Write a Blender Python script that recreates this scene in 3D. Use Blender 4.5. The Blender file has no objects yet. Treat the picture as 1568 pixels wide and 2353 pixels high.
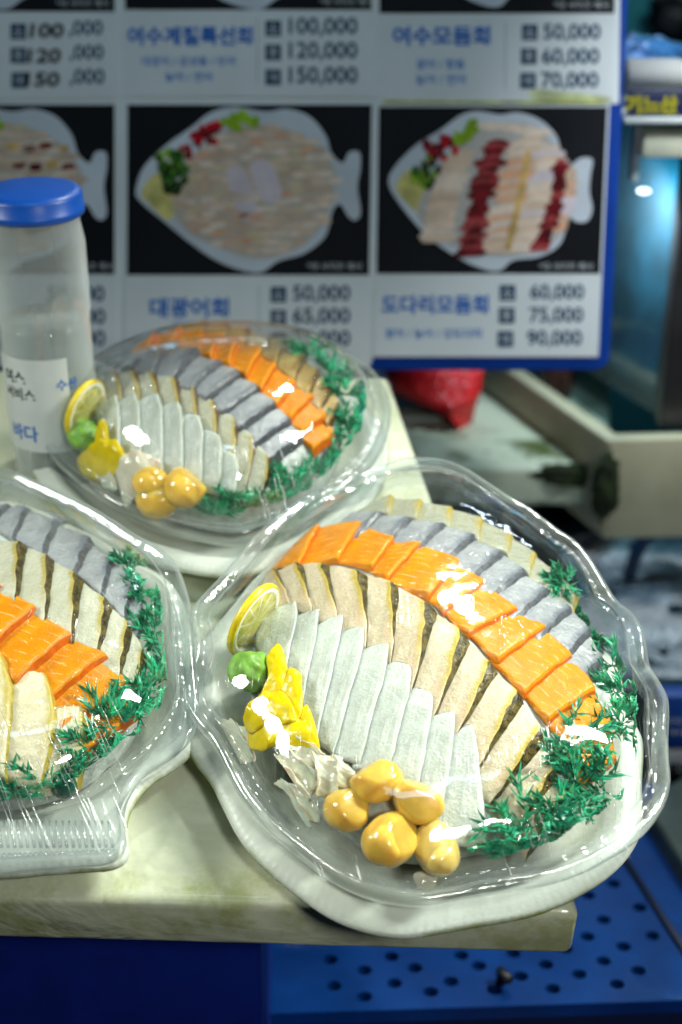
import bpy, bmesh, math, random
import numpy as np
from mathutils import Vector, Matrix

random.seed(7)
RNG = np.random.default_rng(7)
sc = bpy.context.scene
R = math.radians

# ------------------------------------------------------------------ camera
CAM_H, PITCH, LENS = 0.50, R(25.0), 50.0
cd = bpy.data.cameras.new('camera')
cam = bpy.data.objects.new('camera', cd)
sc.collection.objects.link(cam)
cam.location = (0, 0, CAM_H)
cam.rotation_euler = (math.pi / 2 - PITCH, 0, 0)
cd.sensor_fit = 'VERTICAL'; cd.sensor_height = 36; cd.lens = LENS
cd.clip_start = 0.02; cd.clip_end = 60
cd.dof.use_dof = True; cd.dof.focus_distance = 0.78; cd.dof.aperture_fstop = 4.4
cd.dof.aperture_blades = 9
sc.camera = cam

# ------------------------------------------------------------------ world, exposure, lamps
w = bpy.data.worlds.new('World'); sc.world = w; w.use_nodes = True
w.node_tree.nodes['Background'].inputs[0].default_value = (0.10, 0.22, 0.34, 1)
w.node_tree.nodes['Background'].inputs[1].default_value = 0.035
sc.view_settings.view_transform = 'Standard'; sc.view_settings.look = 'None'
sc.view_settings.exposure = 0.0; sc.view_settings.gamma = 1.0
sc.view_settings.use_curve_mapping = False
sc.render.engine = 'CYCLES'
cy = sc.cycles
cy.use_denoising = True
cy.max_bounces = 10; cy.transparent_max_bounces = 24; cy.glossy_bounces = 5; cy.diffuse_bounces = 4
cy.sample_clamp_indirect = 4.0; cy.caustics_reflective = False; cy.caustics_refractive = False


def lamp(name, loc, target, power, size, color, spread=160, size_y=None):
    l = bpy.data.lights.new(name, 'AREA'); l.energy = power; l.color = color
    l.shape = 'DISK' if size_y is None else 'RECTANGLE'
    l.size = size
    if size_y: l.size_y = size_y
    l.spread = R(spread)
    o = bpy.data.objects.new(name, l); sc.collection.objects.link(o)
    o.location = loc
    o.rotation_euler = (Vector(target) - Vector(loc)).to_track_quat('-Z', 'Y').to_euler()
    return o


lamp('stall_lamp', (0.66, 0.74, 0.80), (0.06, 0.62, 0.03), 3.0, 0.10, (0.95, 1.0, 0.90), 72, 0.28)
lamp('stall_lamp', (-0.62, 0.70, 0.50), (0.02, 0.62, 0.05), 0.85, 0.17, (0.95, 1.0, 0.90), 76)
lamp('stall_lamp', (0.17, 1.16, 0.86), (0.00, 0.74, 0.05), 0.85, 0.07, (0.95, 1.0, 0.90), 70)
lamp('aisle_lamp', (0.32, -0.18, 0.66), (0.0, 0.62, -0.05), 1.1, 0.16, (0.95, 0.98, 0.90), 90)  # added fill beside the camera, lifts the slab's front face
lamp('ceiling_tube', (0.05, 0.10, 1.75), (-0.05, 1.30, 0.42), 1.15, 0.8, (0.52, 0.80, 1.0), 70, 0.15)  # added bluish fill aimed at the price board, no fixture known
lamp('far_tube', (0.25, 2.2, 1.05), (0.05, 0.75, 0.10), 3.0, 1.0, (0.70, 0.86, 1.0), 170, 0.06)
lamp('tank_lamp', (0.52, 1.00, 0.66), (0.46, 1.42, 0.08), 1.5, 0.10, (0.88, 0.96, 1.0), 76)  # added fill that brightens the tank, trough and suds
lamp('wall_lamp', (0.80, 2.1, 0.95), (0.65, 2.6, 0.25), 2.6, 0.20, (0.85, 0.97, 1.0), 150)  # added light, only there to bring up the teal wall

# ------------------------------------------------------------------ pixel helpers (photo units 1568 x 2353)
FPX = LENS / 36 * 2353.0
CAMP = np.array([0.0, 0.0, CAM_H])
FW = np.array([0, math.cos(PITCH), -math.sin(PITCH)])
UP = np.array([0, math.sin(PITCH), math.cos(PITCH)])
RT = np.array([1.0, 0, 0])


def ray(px, py):
    return FW + (px - 784) / FPX * RT + (1176.5 - py) / FPX * UP


class Frame:
    """a plane with axes ex, ey and normal n; local <-> world"""
    def __init__(s, o, ex, ey):
        s.o = np.array(o, float); s.ex = np.array(ex, float); s.ey = np.array(ey, float)
        s.n = np.cross(s.ex, s.ey)
        s.B = np.stack([s.ex, s.ey, s.n])
    def loc(s, p): return s.B @ (np.asarray(p, float) - s.o)
    def lvec(s, v): return s.B @ np.asarray(v, float)
    def world(s, p): return s.o + s.B.T @ np.asarray(p, float)
    def matrix(s, p=(0, 0, 0)):
        m = Matrix.Identity(4)
        for i in range(3):
            m[i][0], m[i][1], m[i][2] = s.ex[i], s.ey[i], s.n[i]
        wv = s.world(p)
        m[0][3], m[1][3], m[2][3] = wv
        return m
    def hit(s, px, py, h=0.0):
        d = s.lvec(ray(px, py)); o = s.loc(CAMP)
        t = (h - o[2]) / d[2]
        return (o + t * d)[:2]


TAU = R(16.0)
SLAB = Frame((0, 0.585, 0), (1, 0, 0), (0, math.cos(TAU), math.sin(TAU)))
WORLD = Frame((0, 0, 0), (1, 0, 0), (0, 1, 0))


def level(z): return Frame((0, 0, z), (1, 0, 0), (0, 1, 0))


# ------------------------------------------------------------------ node helpers
class NT:
    def __init__(s, name):
        s.m = bpy.data.materials.new(name); s.m.use_nodes = True
        s.t = s.m.node_tree
        for n in list(s.t.nodes): s.t.nodes.remove(n)
        s.out = s.t.nodes.new('ShaderNodeOutputMaterial')
    def n(s, typ, props=None, out=0, **ins):
        nd = s.t.nodes.new('ShaderNode' + typ)
        for k, v in (props or {}).items(): setattr(nd, k, v)
        for k, v in ins.items():
            key = int(k[1:]) if k[0] == 'i' and k[1:].isdigit() else k.replace('_', ' ')
            sock = nd.inputs[key]
            if isinstance(v, bpy.types.NodeSocket): s.t.links.new(v, sock)
            elif isinstance(v, bpy.types.Node): s.t.links.new(v.outputs[0], sock)
            else:
                if isinstance(v, tuple) and len(v) == 3 and sock.type == 'RGBA': v = v + (1,)
                sock.default_value = v
        return nd
    def coord(s, which='Object'): return s.n('TexCoord').outputs[which]
    def mapping(s, vec, scale=(1, 1, 1), loc=(0, 0, 0), rot=(0, 0, 0)):
        return s.n('Mapping', Vector=vec, Scale=scale, Location=loc, Rotation=rot).outputs[0]
    def noise(s, vec, scale, detail=3, rough=.55, dist=0):
        return s.n('TexNoise', Vector=vec, Scale=scale, Detail=detail, Roughness=rough, Distortion=dist).outputs[0]
    def ramp(s, fac, a, b, lo=0.0, hi=1.0, smooth=True):
        return s.n('MapRange', {'interpolation_type': 'SMOOTHSTEP' if smooth else 'LINEAR'}, Value=fac, From_Min=a, From_Max=b, To_Min=lo, To_Max=hi).outputs[0]
    def math(s, op, a, b=0.0, c=0.0):
        return s.n('Math', {'operation': op}, i0=a, i1=b, i2=c).outputs[0]
    def mix(s, fac, a, b):
        nd = s.n('Mix', {'data_type': 'RGBA'}, i0=fac, i6=a, i7=b)
        return nd.outputs[2]
    def sep(s, vec):
        nd = s.n('SeparateXYZ', Vector=vec); return nd.outputs
    def bump(s, h, strength=.3, dist=.001, normal=None):
        k = dict(Height=h, Strength=strength, Distance=dist)
        if normal is not None: k['Normal'] = normal
        return s.n('Bump', **k).outputs[0]
    def obj_random(s):
        return s.n('ObjectInfo').outputs['Random']
    def principled(s, color, rough=.4, normal=None, **kw):
        ins = {'Base_Color': color, 'Roughness': rough}
        if normal is not None:
            ins['Normal'] = normal
            ins['Coat_Normal'] = normal
        ins.update(kw)
        b = s.n('BsdfPrincipled', **ins)
        s.t.links.new(b.outputs[0], s.out.inputs[0])
        return b
    def surface(s, sh):
        s.t.links.new(sh if isinstance(sh, bpy.types.NodeSocket) else sh.outputs[0], s.out.inputs[0])


def simple(name, color, rough=.5, noise_scale=None, amp=.15, bump=0.0, bscale=200, **kw):
    t = NT(name); c = t.coord()
    col = color
    if noise_scale:
        f = t.noise(c, noise_scale, 4)
        col = t.mix(t.ramp(f, .3, .7), tuple(x * (1 - amp) for x in color), tuple(min(1, x * (1 + amp)) for x in color))
    nm = t.bump(t.noise(c, bscale, 3), bump, .001) if bump else None
    t.principled(col, rough, nm, **kw)
    return t.m


SSS = dict(Subsurface_Radius=(1.0, .8, .6), Coat_Roughness=.06)
MAT = {}


def mat_fish(name, cols, bands=30, band_amp=.12, speck=1.0, sss=.35, scale=.004, skin=None, edge=None, rough=.28):
    """wet raw fish: fibre bands along v, fine wet glitter; edge = colour of the band near u = 1"""
    t = NT(name); uv = t.coord('UV'); ob = t.coord()
    x, y, _ = t.sep(uv)
    rnd = t.obj_random()
    nz = t.noise(t.mapping(ob, (60, 60, 60)), 1.0, 4)
    col = t.mix(t.ramp(nz, .3, .72), cols[0], cols[1])
    fib = t.noise(t.mapping(uv, (bands, 2.2, 1)), 1.0, 3)
    col = t.mix(t.ramp(fib, .52, .68, 0, band_amp * 3), col, cols[2])
    if edge is not None:
        wob = t.math('ADD', x, t.math('MULTIPLY', t.math('SUBTRACT', t.noise(ob, 160, 2), .5), .2))
        col = t.mix(t.math('MULTIPLY', t.ramp(wob, .72, .97, 0, .95), t.ramp(y, .85, .35)), col, edge)
    col = t.mix(t.math('MULTIPLY', rnd, .14), col, cols[2])
    h1 = t.noise(ob, 620, 3); h2 = t.noise(ob, 90, 3)
    nm = t.bump(h1, .5 * speck, .0009, t.bump(h2, .6, .003, t.bump(fib, .22, .001)))
    wet = t.bump(t.noise(ob, 330, 2), .8, .0022, t.bump(h2, .6, .004))
    t.principled(col, rough, nm, Subsurface_Weight=sss, Subsurface_Scale=scale, Coat_Weight=.9, Coat_Normal=wet,
                 Specular_IOR_Level=.25, **SSS)
    return t.m


def mat_salmon():
    t = NT('salmon_flesh'); uv = t.coord('UV'); ob = t.coord()
    x, y, _ = t.sep(uv); rnd = t.obj_random()
    dist = t.noise(t.mapping(uv, (2.0, 2.0, 1)), 1.0, 2)
    ph = t.math('ADD', t.math('ADD', t.math('MULTIPLY', y, 46.0), t.math('MULTIPLY', x, 5.0)),
                t.math('ADD', t.math('MULTIPLY', dist, 9.0), t.math('MULTIPLY', rnd, 6.0)))
    ln = t.math('SINE', ph)
    brk = t.noise(t.mapping(uv, (3.0, 9.0, 1)), 1.3, 2)
    m = t.math('MULTIPLY', t.ramp(ln, .80, .985), t.ramp(brk, .40, .66))
    nz = t.noise(ob, 70, 4)
    col = t.mix(t.ramp(nz, .3, .7), (.66, .215, .0005), (.77, .285, .0008))
    col = t.mix(t.math('MULTIPLY', m, .72), col, (.92, .52, .18))
    col = t.mix(t.ramp(x, .84, 1.0, 0, .5), col, (.80, .27, .004))
    h1 = t.noise(ob, 750, 2)
    nm = t.bump(h1, .6, .0009, t.bump(t.noise(ob, 110, 3), .35, .002))
    t.principled(col, .26, nm, Subsurface_Weight=.25, Subsurface_Scale=.003, Subsurface_Radius=(1.0, .35, .1),
                 Coat_Weight=.6, Coat_Roughness=.06, Specular_IOR_Level=.12, Coat_Normal=t.bump(t.noise(ob, 340, 2), .8, .0020))
    return t.m


def mat_skin():
    t = NT('fish_skin'); ob = t.coord()
    v = t.n('TexVoronoi', {'feature': 'DISTANCE_TO_EDGE'}, Vector=t.mapping(ob, (1, 1, .7)), Scale=620).outputs[0]
    nz = t.noise(ob, 240, 4)
    col = t.mix(t.ramp(nz, .38, .66), (.010, .008, .003), (.13, .095, .022))
    col = t.mix(t.ramp(v, .0, .12, .55, 0), col, (.17, .13, .04))
    nm = t.bump(v, .5, .0008, t.bump(nz, .5, .001))
    t.principled(col, .32, nm, Coat_Weight=.15, Coat_Roughness=.08, Specular_IOR_Level=.2)
    return t.m


def build_materials():
    M = MAT
    M['white_fish'] = mat_fish('white_fish_flesh', [(.43, .465, .41), (.55, .59, .53), (.68, .70, .65)], 14, .22, 1.4, .85, scale=.008, rough=.2)
    M['pink_fish'] = mat_fish('pink_fish_flesh', [(.52, .45, .30), (.64, .57, .41), (.70, .46, .32)], 12, .18, 1.3, .6, scale=.006, edge=(.50, .38, .012))
    M['cream_fish'] = mat_fish('cream_fish_flesh', [(.72, .66, .46), (.82, .74, .55), (.70, .60, .32)], 10, .12, .9, .4, edge=(.52, .40, .04))
    M['tip_fish'] = mat_fish('pale_fish_flesh', [(.46, .46, .35), (.57, .57, .46), (.52, .46, .26)], 10, .14, 1.2, .6, scale=.006, edge=(.42, .32, .03))
    M['grey_fish'] = mat_fish('grey_fish_flesh', [(.27, .285, .305), (.38, .395, .405), (.19, .20, .225)], 12, .14, 1.0, .25, edge=(.13, .15, .19))
    M['brown_fish'] = mat_fish('brown_fish_flesh', [(.38, .25, .08), (.55, .42, .16), (.30, .14, .04)], 10, .2, 1.3, .25, edge=(.12, .06, .02))
    M['straw_fish'] = mat_fish('straw_fish_flesh', [(.34, .35, .27), (.44, .45, .36), (.42, .33, .07)], 9, .25, 1.0, .3, edge=(.48, .36, .05))
    M['grey_edge'] = simple('grey_fish_edge', (.08, .085, .10), .35, 300, .4, .4, 500, Coat_Weight=.4)
    M['white_edge'] = simple('white_fish_edge', (.24, .25, .19), .3, 200, .12, .2, 500, Subsurface_Weight=.4, Subsurface_Scale=.004)
    M['salmon_edge'] = simple('salmon_edge', (.62, .13, .002), .3, 200, .2, .3, 600, Subsurface_Weight=.2, Subsurface_Scale=.003)
    M['yellow_edge'] = simple('yellow_edge', (.44, .34, .05), .3, 250, .3, .3, 600, Subsurface_Weight=.3, Subsurface_Scale=.003)
    M['brown_edge'] = simple('brown_edge', (.10, .055, .02), .3, 300, .5, .5, 500, Coat_Weight=.5)
    M['bed'] = simple('shredded_radish', (.46, .50, .47), .35, 160, .2, .8, 380)
    M['salmon'] = mat_salmon(); M['skin'] = mat_skin()
    # pickles and garnish
    M['pickle'] = simple('yellow_pickle', (.74, .55, .002), .28, 120, .12, .35, 420, Subsurface_Weight=.25, Subsurface_Scale=.003, Coat_Weight=.3, Coat_Roughness=.07, Specular_IOR_Level=.15)
    M['ginger'] = simple('pale_ginger', (.76, .70, .54), .22, 60, .10, .3, 260, Subsurface_Weight=.5, Subsurface_Scale=.004, Coat_Weight=.7, Coat_Roughness=.08)
    M['garlic'] = simple('pickled_garlic', (.76, .50, .085), .2, 45, .22, .12, 300, Subsurface_Weight=.7, Subsurface_Scale=.009, Coat_Weight=.6, Coat_Roughness=.07)
    M['wasabi'] = simple('wasabi_paste', (.20, .42, .06), .35, 150, .25, .5, 260, Subsurface_Weight=.25, Subsurface_Scale=.003)
    M['rind'] = simple('lemon_rind', (.78, .58, .01), .35, 200, .12, .4, 500, Coat_Weight=.3)
    M['pith'] = simple('lemon_pith', (.82, .82, .66), .5, 200, .05, .2, 400)
    t = NT('lemon_pulp'); c = t.coord(); x, y, _ = t.sep(c)
    ang = t.math('ARCTAN2', y, x)
    seg = t.math('ABSOLUTE', t.math('SINE', t.math('MULTIPLY', ang, 5.0)))
    nz = t.noise(c, 260, 3)
    col = t.mix(t.ramp(nz, .3, .7), (.46, .42, .05), (.64, .60, .17))
    col = t.mix(t.ramp(seg, .0, .34, .9, 0), col, (.84, .82, .60))
    t.principled(col, .2, t.bump(nz, .5, .001), Subsurface_Weight=.4, Subsurface_Scale=.004, Coat_Weight=.5)
    M['pulp'] = t.m
    t = NT('green_plastic'); c = t.coord()
    nz = t.noise(c, 120, 2)
    col = t.mix(t.ramp(nz, .35, .65), (.004, .15, .078), (.03, .50, .25))
    t.principled(col, .3, None, Coat_Weight=.3, Subsurface_Weight=.3, Subsurface_Scale=.003)
    M['grass'] = t.m
    M['knob'] = simple('dark_green_knob', (.004, .075, .04), .12, 300, .3)
    # foam trays and slab
    for nm_, amt in (('white_foam', .10), ('foam_lip', .95)):
        t = NT(nm_); c = t.coord(); x, y, z = t.sep(c)
        nz = t.noise(c, 22, 5); fine = t.noise(c, 420, 2)
        col = t.mix(t.ramp(nz, .3, .7), (.52, .55, .47), (.62, .65, .58))
        st = t.math('MULTIPLY', t.ramp(t.noise(c, 17, 5, .65), .46, .62), t.ramp(z, .0225, .0190))
        col = t.mix(t.math('MULTIPLY', st, amt), col, (.22, .26, .012))
        fl = t.math('SINE', t.math('MULTIPLY', t.math('ARCTAN2', y, x), 190.0))
        t.principled(col, .45, t.bump(fine, .25, .0006, t.bump(nz, .4, .004, t.bump(fl, .07 if amt > .5 else .02, .0010))), Coat_Weight=.08, Coat_Roughness=.2, Specular_IOR_Level=.3)
        M['foam' if amt < .5 else 'foam_lip'] = t.m
    t = NT('wrapped_slab'); c = t.coord(); x, y, z = t.sep(c)
    nz = t.noise(c, 7, 5); n2 = t.noise(t.mapping(c, (14, 40, 40)), 1, 5)
    col = t.mix(t.ramp(nz, .3, .7), (.55, .58, .41), (.72, .74, .57))
    mo = t.ramp(t.noise(c, 13, 6, .70), .47, .66)
    crease = t.math('MULTIPLY', t.ramp(y, -.012, .004), t.ramp(y, .045, .008))
    col = t.mix(t.math('MULTIPLY', t.math('MULTIPLY', mo, .62), t.math('ADD', t.math('MULTIPLY', crease, .8), .26)), col, (.27, .30, .03))
    front = t.ramp(y, .000, -.004)
    col = t.mix(t.math('MULTIPLY', front, t.ramp(n2, .35, .7, .25, .8)), col, (.50, .41, .31))
    spots = t.math('MULTIPLY', front, t.ramp(t.noise(c, 110, 3), .66, .74))
    col = t.mix(t.math('MULTIPLY', spots, .85), col, (.07, .06, .02))
    wr = t.noise(t.mapping(c, (9, 13, 13), rot=(0, 0, .5)), 1.0, 4, .5, .8)
    weave = t.n('TexChecker', Vector=t.mapping(c, (1, 1, .01)), Scale=330.0).outputs[1]
    t.principled(col, t.ramp(nz, .3, .7, .22, .42), t.bump(wr, .8, .008, t.bump(weave, .04, .0004)), Coat_Weight=.5, Coat_Roughness=.12)
    M['slab'] = t.m
    # clear plastic
    def clear(name, tint, haze, bumps, streak=0.0, edge=.5, gl=.75, rough=.045):
        t = NT(name); c = t.coord()
        nm = None
        for sc_, st_, ds_ in bumps:
            nm = t.bump(t.noise(c, sc_, 3, .5), st_, ds_, nm)
        hz = haze
        if streak:
            s1 = t.noise(t.mapping(c, (900, 16, 60), rot=(0, 0, .35)), 1.0, 2)
            m = t.math('MULTIPLY', t.ramp(s1, .60, .72), t.ramp(t.noise(c, 14, 2), .48, .62))
            nm = t.bump(m, streak, .0008, nm)
        k = dict(Blend=.5)
        if nm is not None: k['Normal'] = nm
        lw = t.n('LayerWeight', **k).outputs['Facing']
        f = t.math('ADD', t.math('MULTIPLY', t.math('POWER', lw, 3.2), gl), .055)
        g = t.n('BsdfGlossy', Color=(1, 1, 1), Roughness=rough, **({'Normal': nm} if nm is not None else {}))
        tr = t.n('BsdfTransparent', Color=t.mix(t.math('MULTIPLY', t.math('POWER', lw, 2.5), edge), tint, (.30, .36, .38)))
        df = t.n('BsdfDiffuse', Color=(.85, .90, .90)); tl = t.n('BsdfTranslucent', Color=(.85, .90, .90))
        dd = t.n('MixShader', i0=.5, i1=df.outputs[0], i2=tl.outputs[0])
        hf = t.math('ADD', t.math('MULTIPLY', t.math('POWER', lw, 2.0), haze * 5), haze)
        a = t.n('MixShader', i0=hf, i1=tr.outputs[0], i2=dd.outputs[0])
        b = t.n('MixShader', i0=f, i1=a.outputs[0], i2=g.outputs[0])
        t.surface(b); return t.m
    M['lid'] = clear('clear_lid_plastic', (.988, .994, .992), .004, [(14, .35, .008), (60, .12, .002), (420, .03, .0005)], .6, .2)
    M['rim'] = clear('lid_rim_plastic', (.93, .96, .97), .075, [(30, .3, .004), (130, .10, .002)], 0, .6, .9, .10)
    M['bottle'] = clear('cloudy_bottle_plastic', (.90, .92, .92), .26, [(20, .2, .004)])
    t = NT('film_wrinkle'); g = t.n('BsdfGlossy', Color=(1, 1, 1), Roughness=.12); d = t.n('BsdfDiffuse', Color=(.8, .85, .85)); tr = t.n('BsdfTransparent', Color=(1, 1, 1))
    a = t.n('MixShader', i0=.55, i1=g.outputs[0], i2=d.outputs[0]); t.surface(t.n('MixShader', i0=.45, i1=a.outputs[0], i2=tr.outputs[0])); M['wrinkle'] = t.m
    M['tank_glass'] = clear('tank_glass', (.62, .86, .92), .02, [(9, .15, .004)])


build_materials()

# ------------------------------------------------------------------ object helpers


def mesh_obj(name, verts, faces, mats, parent=None, matrix=None, fmat=None, smooth=True, uvs=None):
    me = bpy.data.meshes.new(name)
    me.from_pydata([tuple(map(float, v)) for v in verts], [], [tuple(f) for f in faces])
    for m in (mats if isinstance(mats, (list, tuple)) else [mats]): me.materials.append(m)
    if fmat is not None: me.polygons.foreach_set('material_index', list(fmat))
    me.polygons.foreach_set('use_smooth', [bool(smooth)] * len(me.polygons))
    if uvs is not None:
        lay = me.uv_layers.new(name='UVMap')
        li = np.zeros(len(me.loops), int); me.loops.foreach_get('vertex_index', li)
        lay.data.foreach_set('uv', np.asarray(uvs, float)[li].ravel())
    me.update()
    o = bpy.data.objects.new(name, me); sc.collection.objects.link(o)
    if parent is not None: o.parent = parent
    if matrix is not None:
        if parent is not None: o.matrix_local = matrix
        else: o.matrix_world = matrix
    return o


def empty(name, matrix):
    o = bpy.data.objects.new(name, None); sc.collection.objects.link(o)
    o.empty_display_size = .02
    o.matrix_world = matrix
    return o


def tag(o, label=None, cat=None, group=None, kind=None):
    if label: o['label'] = label
    if cat: o['category'] = cat
    if group: o['group'] = group
    if kind: o['kind'] = kind
    return o


def recalc(o):
    bm = bmesh.new(); bm.from_mesh(o.data); bmesh.ops.recalc_face_normals(bm, faces=bm.faces); bm.to_mesh(o.data); bm.free()
    return o


def prism(name, poly, z0, z1, m, frame=WORLD, bevel=0.0, seg=3, parent=None, smooth=True, matrix=None):
    """extrude a polygon (frame coordinates) from z0 to z1; bevelled"""
    cx, cyy = np.mean(np.array(poly), axis=0)
    bm = bmesh.new()
    vs = [bm.verts.new((p[0] - cx, p[1] - cyy, z0)) for p in poly]
    f = bm.faces.new(vs)
    r = bmesh.ops.extrude_face_region(bm, geom=[f])
    for g in r['geom']:
        if isinstance(g, bmesh.types.BMVert): g.co.z = z1
    bmesh.ops.recalc_face_normals(bm, faces=bm.faces)
    if bevel:
        bmesh.ops.bevel(bm, geom=list(bm.edges), offset=bevel, segments=seg, profile=.5, affect='EDGES', clamp_overlap=True)
    me = bpy.data.meshes.new(name); bm.to_mesh(me); bm.free()
    me.materials.append(m)
    me.polygons.foreach_set('use_smooth', [bool(smooth and bevel > 0)] * len(me.polygons))
    if smooth and bevel:
        try: me.set_sharp_from_angle(angle=R(40))
        except Exception: pass
    o = bpy.data.objects.new(name, me); sc.collection.objects.link(o)
    mx = frame.matrix((cx, cyy, 0)) if matrix is None else matrix
    if parent is not None:
        o.parent = parent; o.matrix_parent_inverse = parent.matrix_world.inverted()
    o.matrix_world = mx
    return o


def box(name, lo, hi, m, bevel=.003, parent=None, frame=WORLD):
    return prism(name, [(lo[0], lo[1]), (hi[0], lo[1]), (hi[0], hi[1]), (lo[0], hi[1])], lo[2], hi[2], m, frame, bevel, 2, parent)


def lathe(prof, n=48):
    """surface of revolution, profile [(r,z)]"""
    V, F = [], []
    for r, z in prof:
        for k in range(n):
            a = 2 * math.pi * k / n
            V.append((r * math.cos(a), r * math.sin(a), z))
    for i in range(len(prof) - 1):
        for k in range(n):
            k2 = (k + 1) % n
            F.append((i * n + k, i * n + k2, (i + 1) * n + k2, (i + 1) * n + k))
    return V, F


def tube(pts, r, n=8):
    pts = [np.array(p, float) for p in pts]
    V, F = [], []
    for i, p in enumerate(pts):
        d = pts[min(i + 1, len(pts) - 1)] - pts[max(i - 1, 0)]
        d /= np.linalg.norm(d)
        a = np.cross(d, [0, 0, 1.0])
        if np.linalg.norm(a) < 1e-3: a = np.cross(d, [1.0, 0, 0])
        a /= np.linalg.norm(a); b = np.cross(d, a)
        rr = r[i] if isinstance(r, (list, tuple)) else r
        for k in range(n):
            t = 2 * math.pi * k / n
            V.append(p + rr * (math.cos(t) * a + math.sin(t) * b))
    for i in range(len(pts) - 1):
        for k in range(n):
            k2 = (k + 1) % n
            F.append((i * n + k, i * n + k2, (i + 1) * n + k2, (i + 1) * n + k))
    F.append(tuple(range(n))[::-1]); F.append(tuple(range((len(pts) - 1) * n, len(pts) * n)))
    return V, F


def cat_rom(P, t):
    """Catmull-Rom through P (k x dim) at t in [-inf, k-1], extrapolating linearly"""
    P = np.asarray(P, float); k = len(P)
    if t <= 0: return P[0] + (P[1] - P[0]) * t
    if t >= k - 1: return P[-1] + (P[-1] - P[-2]) * (t - k + 1)
    i = int(t); f = t - i
    p1, p2 = P[i], P[i + 1]
    p0 = P[i - 1] if i > 0 else 2 * p1 - p2
    p3 = P[i + 2] if i + 2 < k else 2 * p2 - p1
    return .5 * ((2 * p1) + (-p0 + p2) * f + (2 * p0 - 5 * p1 + 4 * p2 - p3) * f * f + (-p0 + 3 * p1 - 3 * p2 + p3) * f ** 3)


def vnoise(x, y, s=0.0):
    return (math.sin(x * 1.3 + y * 2.1 + s) + math.sin(x * 2.9 - y * 1.7 + s * 2.3) * .6 + math.sin(-x * 4.7 + y * 5.3 + s * 1.7) * .35 + math.sin(x * 8.9 + y * 9.7 + s * .7) * .2) / 2.15


ORD = ['first', 'second', 'third', 'fourth', 'fifth', 'sixth', 'seventh', 'eighth', 'ninth', 'tenth', 'eleventh', 'twelfth', 'thirteenth']

# ------------------------------------------------------------------ the platter: foam tray, food mound, clear lid


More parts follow.
